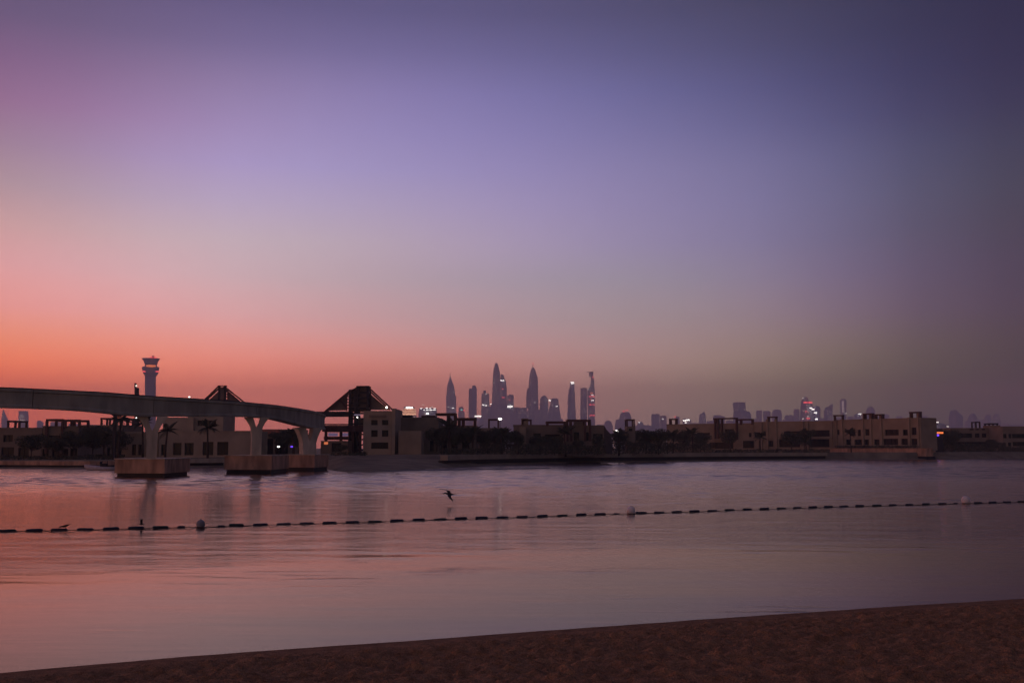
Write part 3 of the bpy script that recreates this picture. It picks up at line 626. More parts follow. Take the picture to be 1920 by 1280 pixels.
# ------------------------------------------------------------------ strutted station roof
st = empty('strutted_roof', (at(675, 850, 205).x, 205, 1.85), 'dark steel station roof hung from two masts with sloping struts', 'station')
Y = 205
def X(px, py, dy=0.0): return at(px, py, Y + dy) 
for nm, x0, x1, pt in (('mast', 668, 690, 724.5), ('mast', 654, 667, 731.5)):
    a = X(x0, pt); b = X(x1, 850)
    m = MB()
    for dy in (0, 2.6):
        for k in (0, 1):
            xx = a.x if k == 0 else b.x - 0.45
            m.box(xx, xx + 0.45, Y + dy, Y + dy + 0.4, 1.5, a.z)
    zz = 2.5
    while zz < a.z - 0.3:
        m.box(a.x + 0.45, b.x - 0.45, Y, Y + 0.3, zz, zz + 0.3); m.box(a.x + 0.05, a.x + 0.35, Y + 0.4, Y + 2.6, zz, zz + 0.3); m.box(b.x - 0.35, b.x - 0.05, Y + 0.4, Y + 2.6, zz, zz + 0.3); zz += 1.0
    m.box(a.x, b.x, Y - 0.1, Y + 3.1, a.z, a.z + 0.15)
    ms = m.build(nm, darksteel, st)
    pz = X(x0, 772).z
    MB().box(a.x + 0.5, b.x - 0.5, Y + 1.0, Y + 1.15, pz, a.z - 0.1).build('infill_panel', fabric, ms)
    if x0 == 668:
        MB().box(a.x + 0.3, b.x - 0.5, Y + 1.2, Y + 2.4, X(x0, 803).z, X(x0, 783).z).build('infill_panel', brown, ms)
# hanging fabric sails either side
def tri(name, pts, parent, mat, dy=0.0, th=0.12):
    f = [X(*p, dy) for p in pts]; b = [v + Vector((0, th, 0)) for v in f]
    n = len(f)
    if (f[1] - f[0]).cross(f[2] - f[1]).y > 0: f = f[::-1]; b = b[::-1]
    return MB().loft([f, b]).build(name, mat, parent)
tri('sail', [(650, 740), (650, 769), (612, 769.5)], st, fabric, 0.9)
tri('sail', [(694, 738), (729, 768), (694, 768)], st, fabric, 0.9)
tri('sail', [(668, 730), (655, 742), (655, 769), (668, 769)], st, fabric, 1.6)
for p, q in (((655, 733), (606, 774)), ((657, 735.5), (609, 775)), ((690, 725), (736, 768)), ((688, 728), (731, 768)), ((668, 727), (654, 737)), ((612, 774), (603, 783)), ((650, 765), (640, 752)), ((676, 725), (655, 733))):
    MB().bar(X(*p, 0.5), X(*q, 0.5), 0.28).build('strut', steel, st)
for k in range(6):     # ladder rungs beside the masts
    MB().bar(X(691, 733 + k * 6, 0.7), X(694.5, 733 + k * 6, 0.7), 0.22).build('rung', steel, st)
    if k < 5: MB().bar(X(650, 743 + k * 5.5, 0.7), X(654, 743 + k * 5.5, 0.7), 0.22).build('rung', steel, st)
MB().bar(X(694.7, 732, 0.7), X(694.7, 769, 0.7), 0.22).build('rail', steel, st)
MB().bar(X(650, 741, 0.7), X(650, 770, 0.7), 0.22).build('rail', steel, st)
m = MB(); a = X(578, 771.5); b = X(655, 779.5); m.box(a.x, b.x, Y - 1.0, Y + 6, b.z, a.z); m.build('platform_roof', darksteel, st)
a = X(606, 797.5); b = X(690, 809); MB().box(a.x, b.x, Y - 1.2, Y + 6.5, b.z, a.z).build('platform_deck', steel, st)
a = X(608, 794.5); b = X(668, 797); MB().box(a.x, b.x, Y - 1.0, Y - 0.9, b.z + 0.01, a.z).build('handrail', darksteel, st)
for px in (612, 640, 662, 676, 688):
    a = X(px, 809); MB().box(a.x - 0.25, a.x + 0.25, Y - 0.6, Y - 0.1, 1.5, a.z - 0.01).build('post', steel, st)
a = X(608, 818); b = X(655, 824.5); MB().box(a.x, b.x, Y - 0.5, Y - 0.11, b.z, a.z).build('lower_beam', steel, st)
a = X(612, 811); b = X(630, 817); MB().box(a.x, b.x, Y + 2, Y + 2.1, b.z, a.z).build('lit_window', edim, st)
a = X(635, 811); b = X(650, 817); MB().box(a.x, b.x, Y + 2, Y + 2.1, b.z, a.z).build('lit_window', edim, st)
a = X(655, 812); b = X(668, 846); MB().box(a.x, b.x, Y + 1, Y + 3, 1.6, a.z).build('lift_shaft', tan2, st)
a = X(664, 776.5); b = X(676, 778.5); MB().box(a.x, b.x, Y - 0.15, Y - 0.05, b.z, a.z).build('lamp_strip', edim, st)
MB().sphere(X(670, 782, -0.5), 0.13).build('lamp', ewhite, st); MB().sphere(X(725, 763.5, 0.3), 0.2).build('lamp', ewhite, st)
# lit lounge under the deck
r, P, L, zt, (A, nr, u) = building('low dim kiosk with one orange lit window beneath the station deck', 'kiosk', 603, 198, 654, 198, 826, 1.8, 5, [(606, 615, 827.5, 833.5, 'glow'), (622, 640, 830, 846)], brown, coping=False)

# the farther strutted mast above the monorail beam
sb = empty('strutted_roof', (at(420, 800, 235).x, 235, 1.5), 'smaller strutted mast roof whose tip shows above the monorail beam', 'station'); Y = 235
a = X(409, 723.5); b = X(422, 800); 
for xx in (a.x, b.x - 0.45):
    MB().box(xx, xx + 0.45, Y, Y + 0.45, 1.5, a.z).build('mast', darksteel, sb)
MB().box(a.x + 0.46, b.x - 0.46, Y + 0.1, Y + 0.3, X(1, 770).z, a.z - 0.2).build('infill_panel', fabric, sb)
MB().box(a.x - 0.1, b.x + 0.1, Y - 0.1, Y + 0.6, a.z + 0.003, a.z + 0.15).build('cap', darksteel, sb)
for p, q in (((411, 723), (384, 749)), ((414, 725), (388, 749)), ((420, 724), (458, 754)), ((418, 726), (452, 755))):
    MB().bar(X(*p, 0.2), X(*q, 0.2), 0.3).build('strut', steel, sb)
tri('sail', [(410, 733), (410, 760), (391, 760), (391, 750)], sb, fabric, 0.3)
tri('sail', [(427, 734), (449, 754), (449, 765), (427, 765)], sb, fabric, 0.3)
for k in range(5): MB().bar(X(422, 729 + k * 5, 0.3), X(427, 729 + k * 5, 0.3), 0.22).build('rung', steel, sb)
MB().bar(X(427, 728, 0.3), X(427, 765, 0.3), 0.25).build('rail', steel, sb)
a = X(384, 760); b = X(462, 766); MB().box(a.x, b.x, Y - 1, Y + 5, b.z, a.z).build('platform_roof', darksteel, sb)

# ------------------------------------------------------------------ monorail
vi = empty('monorail_viaduct', (at(285, 880, 113).x, 113, 0), 'pale concrete monorail viaduct curving across the water on three piers', 'viaduct')
path = [(-420, 96, 718, 752), (-200, 99.5, 721, 759), (0, 103, 727, 764), (70, 105, 730, 766), (150, 107, 734, 770), (200, 109, 736.5, 774), (245, 111, 740, 779), (290, 113, 743.5, 780.5), (340, 115.5, 746.5, 780.5), (400, 119, 750, 781), (440, 122, 752.5, 781), (483, 126, 756.5, 782), (520, 131, 760, 786), (550, 136, 764, 793), (575, 142, 768, 799.5), (592, 147.5, 771, 803), (603, 153, 774, 805), (609, 159, 777, 805.5), (610.5, 166, 779, 805), (609, 175, 781, 804), (605, 186, 783, 802.5), (600, 198, 785, 801), (592, 215, 787, 800)]
cpts = []
for px, y, t, b in path:
    top = at(px, t, y); bot = at(px, b, y); cpts.append((top.x, y, top.z, bot.z))
def cr_interp(t):
    i = int(min(max(t, 0), len(cpts) - 1.001)); f = t - i
    p0 = cpts[max(i - 1, 0)]; p1 = cpts[i]; p2 = cpts[i + 1]; p3 = cpts[min(i + 2, len(cpts) - 1)]
    return [0.5 * (2 * p1[k] + (p2[k] - p0[k]) * f + (2 * p0[k] - 5 * p1[k] + 4 * p2[k] - p3[k]) * f * f + (3 * p1[k] - p0[k] - 3 * p2[k] + p3[k]) * f ** 3) for k in range(4)]
def beam(t0, t1, off, n=28, wid=1.25, name='span'):
    rings = []; ringt = []
    for i in range(n + 1):
        t = t0 + (t1 - t0) * i / n; c = cr_interp(t); c2 = cr_interp(min(t + 0.02, len(cpts) - 1.002)); c1 = cr_interp(t - 0.02)
        tg = Vector((c2[0] - c1[0], c2[1] - c1[1], 0)).normalized(); nn = Vector((-tg.y, tg.x, 0))
        o = Vector((c[0], c[1], 0)) + nn * off; zt_, zb_ = c[2], c[3]; h = zt_ - zb_
        sec = [(-0.5, zt_ - 0.02), (-0.5, zt_ - 0.28), (-0.38, zt_ - 0.36), (-0.38, zb_ + 0.35), (-0.5, zb_ + 0.22), (-0.5, zb_), (0.5, zb_), (0.5, zb_ + 0.22), (0.38, zb_ + 0.35), (0.38, zt_ - 0.36), (0.5, zt_ - 0.28), (0.5, zt_ - 0.02)]
        rings.append([o + nn * (a * wid) + Vector((0, 0, z)) for a, z in sec])
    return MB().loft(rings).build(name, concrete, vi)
JO = [0, 2.9, 7, 11, 15.3, 21.9]
for off in (0.6,):
    for i in range(len(JO) - 1): beam(JO[i] + 0.012, JO[i + 1] - 0.012, off)
# running rail strips and walkway rail on the near beam
rl = []
for i in range(200):
    t = 21.9 * i / 199; c = cr_interp(t); c2 = cr_interp(t + 0.02); c1 = cr_interp(t - 0.02)
    tg = Vector((c2[0] - c1[0], c2[1] - c1[1], 0)).normalized(); nn = Vector((-tg.y, tg.x, 0))
    rl.append(Vector((c[0], c[1], c[2] + 0.05)) + nn * 0.55)
MB().tube(rl, [0.07] * 200, 5).build('power_rail', darksteel, vi)
def pier(t, arm, wt, wb, zbase, off=0.6, dirmix=0.0, hw=0.5):
    c = cr_interp(t); c2 = cr_interp(t + 0.05); c1 = cr_interp(t - 0.05)
    tg = Vector((c2[0] - c1[0], c2[1] - c1[1], 0)).normalized(); tg = (tg * (1 - dirmix) + Vector((1, 0, 0)) * dirmix).normalized(); nn = Vector((-tg.y, tg.x, 0))
    o = Vector((c[0], c[1], 0)) + nn * off; zt_ = c[3] - 0.02; zs = zt_ - arm
    # Y profile in the plane of the beam, thick across it
    prof = []
    H = wt / 2; hb = wb / 2
    right = [(hb, zbase), (hb, zs - 0.4), (hb + 0.08, zs)] + [(hb + (H - hb) * (k / 5) ** 1.8, zs + arm * (k / 5)) for k in range(1, 6)]
    notch = [(H * 0.45, zt_), (H * 0.22, zt_ - arm * 0.55), (0, zt_ - arm * 0.78)]
    half = right + notch
    poly = half + [(-a, z) for a, z in half[:-1]][::-1]
    f = [o + tg * a - nn * hw + Vector((0, 0, z)) for a, z in poly]; b = [o + tg * a + nn * hw + Vector((0, 0, z)) for a, z in poly]
    # build as strips so the notch stays open
    mb = MB(); L_ = []; 
    zsamp = sorted({z for _, z in poly})
    def xr(z):
        pts = right
        return float(np.interp(z, [p[1] for p in pts], [p[0] for p in pts]))
    def xn(z):
        zn = [zt_ - arm * 0.7, zt_ - arm * 0.5, zt_]
        return float(np.interp(z, zn, [0, H * 0.14, H * 0.30])) if z > zn[0] else None
    def block(lo, hi, z0, z1, lo1, hi1):
        q = []
        for dn in (-hw, hw):
            q += [o + tg * lo + nn * dn + Vector((0, 0, z0)), o + tg * hi + nn * dn + Vector((0, 0, z0)), o + tg * hi1 + nn * dn + Vector((0, 0, z1)), o + tg * lo1 + nn * dn + Vector((0, 0, z1))]
        return q
    zn0 = zt_ - arm * 0.7
    low = [z for z in zsamp if z < zn0 - 1e-6] + [zn0]
    for i in range(len(low) - 1):
        z0, z1 = low[i], low[i + 1]; q = block(-xr(z0), xr(z0), z0, z1, -xr(z1), xr(z1))
        mb.add(q, [(0, 1, 2, 3), (7, 6, 5, 4), (1, 5, 6, 2), (4, 0, 3, 7)])
    mb.add([o + tg * a + nn * dn + Vector((0, 0, zbase)) for a, dn in ((-hb, -hw), (hb, -hw), (hb, hw), (-hb, hw))], [(3, 2, 1, 0)])
    hi_ = [zn0] + [z for z in zsamp if z > zn0 + 1e-6]
    for i in range(len(hi_) - 1):
        z0, z1 = hi_[i], hi_[i + 1]; a0 = xn(z0 + 1e-5) or 0; a1 = xn(z1)
        for s in (1, -1):
            lo, hi, lo1, hi1 = (a0, xr(z0), a1, xr(z1)) if s > 0 else (-xr(z0), -a0, -xr(z1), -a1)
            q = block(lo, hi, z0, z1, lo1, hi1); mb.add(q, [(0, 1, 2, 3), (7, 6, 5, 4), (1, 5, 6, 2), (4, 0, 3, 7)] + ([(3, 2, 6, 7)] if i == len(hi_) - 2 else []))
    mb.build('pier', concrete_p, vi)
    return o, tg, nn
pier(6.95, 2.1, 3.1, 1.05, 1.9, 0.6, 0.6)
pier(11, 1.7, 2.9, 1.15, 1.9, 0.6, 0.7)
pier(14.4, 2.6, 4.0, 2.0, 1.9, 0.6, 0.5)
def cap(p_left, p_mid, p_right, ztop, zbot, depth, label=None):
    # three visible plan corners: left end of the front, the corner, right end of the side
    a, b, c = p_left, p_mid, p_right; d = a + (c - b)
    ring = [a, b, c, d]; cen = sum(ring, Vector()) / 4
    MB().loft([[p + Vector((0, 0, zbot)) for p in ring], [p + Vector((0, 0, ztop)) for p in ring]]).build('pile_cap', capm, vi)
    MB().loft([[p + (p - cen).normalized() * 0.12 + Vector((0, 0, ztop + 0.003)) for p in ring], [p + (p - cen).normalized() * 0.12 + Vector((0, 0, ztop + 0.1)) for p in ring]]).build('cap_edge', concrete_p, vi)
    MB().loft([[p + (cen - p) * 0.07 + Vector((0, 0, -0.8)) for p in ring], [p + (cen - p) * 0.07 + Vector((0, 0, zbot - 0.002)) for p in ring]]).build('pile_skirt', shade_wet, vi)  # shade below the cap is put into the skirt colour
def gp(px, y): return Vector(((px - 960) / F * y, y, 0))
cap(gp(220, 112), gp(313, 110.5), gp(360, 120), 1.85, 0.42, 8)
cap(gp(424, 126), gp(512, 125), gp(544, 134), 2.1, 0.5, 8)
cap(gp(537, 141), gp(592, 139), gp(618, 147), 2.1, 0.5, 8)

# ------------------------------------------------------------------ landmark tower with flared top
lt = empty('lookout_tower', (at(283, 800, 3400).x, 3400, 1.9), 'tall round tower with flared top and red lights behind the monorail beam', 'tower')
def ring_at(px, py, w_px, Yd, n=20, z=None):
    c = at(px, py, Yd); r_ = w_px / 2 / F * Yd
    return [Vector((c.x + r_ * math.cos(2 * math.pi * k / n), Yd + r_ * math.sin(2 * math.pi * k / n), c.z if z is None else z)) for k in range(n)]
def rings(mat, name, parent, spec, Yd, n=20, z0=None, smooth=True):
    rs = [ring_at(px, py, w_, Yd, n) for px, py, w_ in spec]
    if z0 is not None: rs = [ring_at(spec[0][0], 840, spec[0][2], Yd, n, z0)] + rs
    return MB().loft(rs, smooth).build(name, mat, parent)
twm = M('tower_shaft_panels', (0.15, 0.15, 0.21), 0.7, 0.12, 0.1)
rings(twm, 'shaft', lt, [(282, 742, 19.5), (282, 705, 20)], 3400, z0=1.0)
rings(twm, 'collar', lt, [(282.5, 704.9, 21), (282.5, 699, 28), (282.5, 695, 29), (282.5, 691, 31), (282.5, 688, 31), (282.5, 687, 24)], 3400)
rings(glass, 'cabin', lt, [(283, 686.9, 22), (283, 683, 22)], 3400)
rings(eorange, 'lit_gallery', lt, [(283, 687.2, 17), (283, 684.5, 17)], 3360)
rings(twm, 'flared_crown', lt, [(283, 682.9, 23), (283, 677, 26), (283, 673.5, 32), (283, 671.8, 32.5)], 3400)
rings(darksteel, 'roof_mast', lt, [(287, 671.7, 7), (287, 668, 6), (287, 667, 3)], 3400)
for px, py in ((270, 696.3), (295, 696.3), (283.5, 670), (291, 670)):
    MB().sphere(at(px, py, 3355 if py > 680 else 3380), 2.7, (2.2, 1, 0.7), 8).build('red_light', ered, lt)
rings(darksteel, 'shaft', tag(empty('beacon_mast', (at(255, 800, 420).x, 420, 1.5)), 'small dark beacon mast poking above the beam left of the tall round tower', 'mast'), [(256.5, 745, 9), (256.5, 727, 9)], 420, 8, 1.0, False)
bm = [o for o in bpy.data.objects if o.name == 'beacon_mast'][0]
rings(darksteel, 'pole', bm, [(254, 726.9, 4.5), (254, 718, 4)], 420, 8, None, False)
MB().sphere(at(255.5, 723, 417), 0.35, (1, 1, 1), 8).build('light', ewhite2, bm)

# ------------------------------------------------------------------ far city towers
TY = 6300.0
def tower(label, secs, mat=tower_a, Yd=TY, round_=False, lights=(), dyd=0.0, name='skyscraper', extra=()):
    """secs: [(py, px0, px1)] from top down"""
    Yd = Yd + dyd; bot = secs[-1]
    cx = (bot[1] + bot[2]) / 2; root = empty(name, (at(cx, 835, Yd).x, Yd, 1.9), label, 'tower', 'far city towers')
    dpt = max(18.0, max((s[2] - s[1]) for s in secs) / F * Yd * 0.9)
    n = 16 if round_ else 4; rs = []
    full = list(secs) + [(None, bot[1], bot[2])]
    wmax = max((s[2] - s[1]) for s in secs)
    for py, a, b in full[::-1]:
        pa = at(a, py if py else 838, Yd); pb = at(b, py if py else 838, Yd); z = pa.z if py else 1.5
        w_ = pb.x - pa.x; cxx = (pa.x + pb.x) / 2; dd = dpt * max(w_ / (wmax / F * Yd), 0.05)
        if round_: rs.append([Vector((cxx + w_ / 2 * math.cos(2 * math.pi * k / n), Yd + dd / 2 + dd / 2 * math.sin(2 * math.pi * k / n), z)) for k in range(n)])
        else: rs.append([Vector((cxx - w_ / 2, Yd + dd * 0.4, z)), Vector((cxx - w_ * 0.12, Yd, z)), Vector((cxx + w_ / 2, Yd + dd * 0.35, z)), Vector((cxx + w_ * 0.1, Yd + dd, z))])
    MB().loft(rs, round_).build('body', mat, root)
    if wmax > 9 and secs[-1][0] - secs[0][0] > 12:            # the many dim lit rooms, too small to tell apart
        lw = MB(); y0, y1 = secs[0][0] + 5, 792
        for _ in range(int(5 + (y1 - y0) * 0.35)):
            py = rnd.uniform(y0, y1); a0 = float(np.interp(py, [q[0] for q in secs], [q[1] for q in secs])); b0 = float(np.interp(py, [q[0] for q in secs], [q[2] for q in secs]))
            px = rnd.uniform(a0 + 1.2, b0 - 1.6); p = at(px, py, Yd - 5); lw.box(p.x, p.x + rnd.choice([1.5, 2.5, 4]), Yd - 6, Yd - 5, p.z, p.z + 1.6)
        lo = lw.build('lit_rooms', eroom, root); lo['kind'] = 'stuff'
    for lx0, lx1, ly0, ly1, lm in lights:
        a = at(lx0, ly0, Yd - 8); b = at(lx1, ly1, Yd - 8); MB().box(a.x, b.x, Yd - 9, Yd - 4, b.z, a.z).build('light', lm, root)
    for nm, m2, ss in extra:
        rs = []
        for py, a, b in ss[::-1]:
            pa = at(a, py, Yd); pb = at(b, py, Yd); dd = dpt * 0.8
            rs.append([Vector((pa.x, Yd - 3, pa.z)), Vector((pb.x, Yd - 3, pa.z)), Vector((pb.x, Yd + dd, pa.z)), Vector((pa.x, Yd + dd, pa.z))])
        MB().loft(rs).build(nm, m2, root)
    return root
W_, w2, R_, O_ = ewhite, ewhite2, ered, eorange
tower('faint pointed tower at the very left edge under the beam', [(768, 5, 7), (778, 2, 10), (786, 0, 13)], tower_b, 6900)
tower('hazy flat tower with three lit stripes right of the leftmost pointed tower', [(770, 32, 50), (780, 31, 51)], tower_b, 6700, lights=[(37, 44, 778.5, 779.2, w2), (36, 43, 782, 782.7, w2), (33, 46, 787, 787.8, w2)])
tower('tiny dome far off behind the left pergola', [(788, 70, 75), (792, 67, 79)], tower_a, 6900, True)
tower('short stepped hotel with peach lit floors and a white rooftop sign', [(769, 754, 778), (772, 752, 780), (779, 750, 780), (792, 748, 781)], tower_b, 4200, name='lit_hotel',
      lights=[(761, 774, 762.4, 765.6, W_), (757, 779, 766.3, 767.2, epeach), (753, 780, 769.2, 770.4, epeach), (752, 780, 772.2, 773.6, epeach), (751, 780, 775, 777.6, epeach)],
      extra=[('upper_floors', tower_b, [(762, 757, 775), (769, 756, 777)])])
tower('broad dim block dotted with two rows of lights right of the lit hotel', [(765, 785, 818), (790, 782, 820)], tower_a, 4600, name='broad_block',
      lights=[(788, 791.5, 765, 766.2, W_), (798, 802, 764, 765.4, W_), (805, 808, 764.6, 765.8, W_), (813, 817, 764.8, 765.8, W_), (809, 812, 761.8, 762.6, w2), (792, 795, 758, 759, w2), (794, 796, 768, 769, W_), (799, 803, 767.8, 768.8, W_), (804, 810, 768, 769, W_), (811, 817, 767.6, 768.6, W_)])
tower('tapering tower with a needle spire, first of the tall cluster', [(698, 843.7, 844.3), (706, 843.2, 845), (714, 841, 847.6), (722, 838.5, 850.5), (735, 837, 853), (741, 836.6, 853.4), (742, 836, 855), (775, 836.5, 855)], tower_a,
      lights=[(849.5, 852.5, 735, 735.9, w2), (839, 842, 762.2, 763.2, w2), (847, 851.5, 764, 765.3, W_)])
tower('small tower with teal and red lights right of the spire tower', [(762, 863, 867), (764, 860, 869), (775, 859, 871)], tower_b, lights=[(864, 867.5, 767, 768.6, eteal), (868.5, 871.5, 768, 770, R_), (856.5, 859.5, 769, 769.9, R_)])
tower('twin slab tower, dark rounded right half taller than the pale left', [(728, 879, 887), (735, 878.5, 887), (770, 878.5, 887)], tower_b, extra=[('dark_half', tower_c, [(722.5, 886.5, 889.5), (724, 885.8, 892), (728, 885.2, 893.8), (790, 884.6, 893.6)])])
tower('blunt tower with a small top block and white lights at its foot', [(731.5, 906.5, 911.5), (737, 906, 912), (737.4, 903, 917), (765, 902, 917.5)], tower_a, dyd=60,
      lights=[(909.5, 913, 737.8, 738.9, w2), (904.5, 907.8, 757.8, 759.8, W_), (909.5, 912.8, 758.8, 760.8, W_), (919, 921.5, 756.5, 758, W_), (902, 904, 763, 764.6, w2)])
tower('tallest bullet-nosed tower of the skyline', [(679.8, 929.4, 931.4), (682, 928, 933), (687, 926, 935), (694, 924.8, 936.6), (703, 924, 938), (716, 923.4, 937.5), (740, 922.6, 937), (760, 922, 937)], tower_a, round_=True, lights=[(925, 927.5, 717, 717.8, w2)])
tower('tower with a white glowing crown band right of the bullet-nosed tower', [(701, 939.6, 940.6), (703, 939, 944), (706, 938.5, 945.5), (711, 938, 946.5), (714.5, 936.4, 949), (730, 936.5, 950), (760, 937, 950.6)], tower_c, dyd=-60,
      lights=[(938, 945.6, 712.2, 714.2, W_), (941, 944, 728.2, 729.2, R_), (941, 946, 744, 745.2, R_)])
tower('square block with a bright white sign band', [(739.6, 955, 962.8), (741.5, 950.8, 963), (762, 950.8, 963)], tower_a, dyd=-20, name='city_block', lights=[(947, 961, 760.2, 763.8, W_), (954, 957, 749.4, 750.2, R_)])
for k, (a, b, t) in enumerate([(902, 935, 761.5), (920, 951, 757.5), (935, 966, 766), (963, 973.5, 763), (971, 988, 764), (985, 1003, 770), (1003, 1026, 768), (894, 906, 783), (1024, 1056, 785), (940, 985, 775)]):
    tower(['wide lower block at the foot of the blunt tower', 'lower block between the blunt tower and the tallest tower', 'low broad block under the white sign band', 'narrow low block left of the plain mid-rise', 'plain mid-rise filling the gap before the domed tower', 'podium block under the domed tower',
           'podium block between the domed tower and the small dome tower', 'lowest block with a bright horizontal sign at the cluster edge', 'low podium right of the stepped tower', 'long low podium in the middle of the cluster'][k],
          [(t, a, b), (795, a - 0.5, b + 0.5)], [tower_a, tower_c][k % 2], dyd=-150 - 25 * k, name='city_block',
          lights=[(890, 902.5, 778.6, 781.4, W_)] if k == 7 else ([(961, 964, 767, 767.9, w2)] if k == 2 else ()))
tower('domed tower with a red beacon on a thin mast', [(688.8, 998.2, 1000), (690, 996.8, 1001.8), (693, 995.4, 1003.6), (698, 994, 1005.5), (704.5, 993, 1006.8), (705, 992.5, 1008.4), (716, 991.6, 1008.8), (740, 990.6, 1009.2), (765, 990, 1010)], tower_a, round_=True,
      lights=[(996.5, 1001.5, 680.7, 681.6, R_), (1001, 1003.5, 754, 754.7, w2)], extra=[('mast', tower_a, [(681.6, 999, 999.5), (689, 998.9, 999.6)]), ('pale_wing', tower_b, [(727, 990, 994), (731, 988, 994), (745, 987, 994), (765, 986.5, 994)])])
tower('short domed tower just right of the tall domed tower', [(740.8, 1019, 1022), (743, 1015.5, 1025), (748, 1013, 1027.5), (760, 1012, 1028.5)], tower_a, round_=True, dyd=40, lights=[(1029, 1032.8, 749, 751.4, W_)])
tower('stepped tower right of the short domed tower', [(746.6, 1037, 1043), (748, 1034, 1047), (756, 1032, 1047.6), (760, 1031, 1049), (770, 1029, 1050), (782, 1027, 1052)], tower_c, lights=[(1042, 1046, 761, 762.2, W_), (1034.5, 1037, 759.2, 760, w2)])
tower('slim leaning-top tower crowned by a bright white light', [(716, 1069.5, 1077), (720, 1069, 1077), (735, 1067.6, 1078), (758, 1065.6, 1079), (775, 1064, 1080)], tower_c,
      lights=[(1070.2, 1076.4, 715.6, 719.4, W_)], extra=[('pale_edge', tower_b, [(728, 1067.4, 1070), (742, 1065.6, 1068), (757, 1064.2, 1066)])])
tower('plain slab tower left of the unfinished tower', [(727, 1090, 1100), (728, 1088.8, 1100.8), (765, 1088.4, 1101)], tower_b, extra=[('dark_face', tower_c, [(735, 1093.5, 1098.5), (790, 1093, 1099.5)])])
tower('unfinished tower with a box top, crane and three rows of red lights', [(697.4, 1104.6, 1112.4), (706.4, 1104.6, 1112.6), (706.8, 1108.4, 1114), (724, 1107, 1114.6), (728, 1103.4, 1115), (732, 1101.6, 1115.4), (775, 1102.6, 1116)], tower_a, dyd=-30, 
      lights=[(1110.6, 1113.8, 706.4, 708, R_), (1100.4, 1106, 729.2, 730, w2), (1104.5, 1109, 742, 743.8, R_), (1110.2, 1115.4, 742, 743.8, R_), (1108.6, 1113, 740, 741, W_), (1106, 1110, 748, 749, O_), (1109, 1113.2, 749.8, 751, W_), (1104.8, 1109, 757.6, 759.2, R_), (1110.5, 1115, 757.8, 759.2, R_), (1105.6, 1109.4, 777.8, 779.2, R_), (1111, 1115.4, 777.4, 779.2, R_), (1107, 1112.5, 735.5, 738, O_)],
      extra=[('crane_arm', steel, [(696.4, 1100.5, 1113), (696.9, 1100.5, 1113)])])
tower('stepped pyramid-topped tower with red roof lights right of the tall cluster', [(772, 1168, 1178), (774, 1165, 1181.5), (779, 1163, 1184), (785, 1161.5, 1185), (786, 1156, 1185.5), (798, 1154, 1186)], tower_a, lights=[(1167.4, 1171.4, 769.8, 771.6, R_), (1173.4, 1178, 768, 769.6, R_), (1182, 1183.4, 772, 773, R_)])
tower('small far dome left of the stepped pyramid-topped tower', [(788, 1138, 1143), (791, 1134, 1147), (800, 1132, 1150)], tower_b, 6900, True)
tower('low rounded tower with one white light on its roof', [(790.5, 1198, 1203), (793, 1195.6, 1206), (800, 1194, 1208.5)], tower_a, 6500, True, lights=[(1197, 1200, 790.8, 791.8, W_)])
tower('plain square tower left of the arched frame tower', [(775.6, 1223, 1236), (777, 1222, 1237.5)], tower_a, 6500)
tower('pale tower with an open frame look and one white light', [(778.8, 1238, 1250), (782, 1238, 1250.6)], tower_b, 6500, lights=[(1241.6, 1244.2, 784.8, 786, W_)])
tower('narrow tower with a single red roof light', [(780, 1268, 1273), (783, 1266.6, 1274.6)], tower_a, 6500, lights=[(1264, 1267, 780.2, 781.8, R_)])
tower('low far building with a pair of bright white floodlights', [(783.4, 1283, 1291), (786, 1281, 1296)], tower_b, 5200, name='city_block', lights=[(1281, 1286.4, 787, 789.2, W_), (1287, 1293.4, 785.6, 788.6, W_), (1284.6, 1287.4, 791.6, 793, W_)])
tower('thin spired tower standing alone left of the blue block tower', [(771, 1319.4, 1320.2), (774, 1317.4, 1322), (777, 1312, 1323.6), (790, 1311.4, 1324.6)], tower_a, 6600)
tower('bluish block tower with a wider shoulder on its right', [(753.6, 1377, 1398.6), (756.6, 1375.4, 1399.6), (770, 1377.4, 1400), (771, 1377.4, 1406), (775, 1377.4, 1410.6), (784, 1377, 1411.4)], tower_c, 5600)
tower('lower pair block left of the bluish block tower', [(778, 1340, 1350), (781, 1338, 1361)], tower_a, 6700, name='city_block')
tower('faint tower immediately right of the bluish block tower', [(769, 1420, 1429), (771, 1418.6, 1430)], tower_b, 6900)
tower('second faint tower right of the bluish block tower', [(770, 1433, 1442), (772, 1432, 1446)], tower_b, 6900)
tower('rounded faint tower with wide shoulders', [(767.4, 1454, 1461), (769, 1450.6, 1466), (777, 1449, 1468)], tower_a, 6900, True)
tower('low faint mound-like block before the red-lit tower', [(777.6, 1476, 1486), (780, 1472.4, 1490)], tower_a, 6700, name='city_block')
tower('faint narrow tower touching the red-lit tower', [(766.8, 1490, 1499), (770, 1489, 1500)], tower_b, 6700)
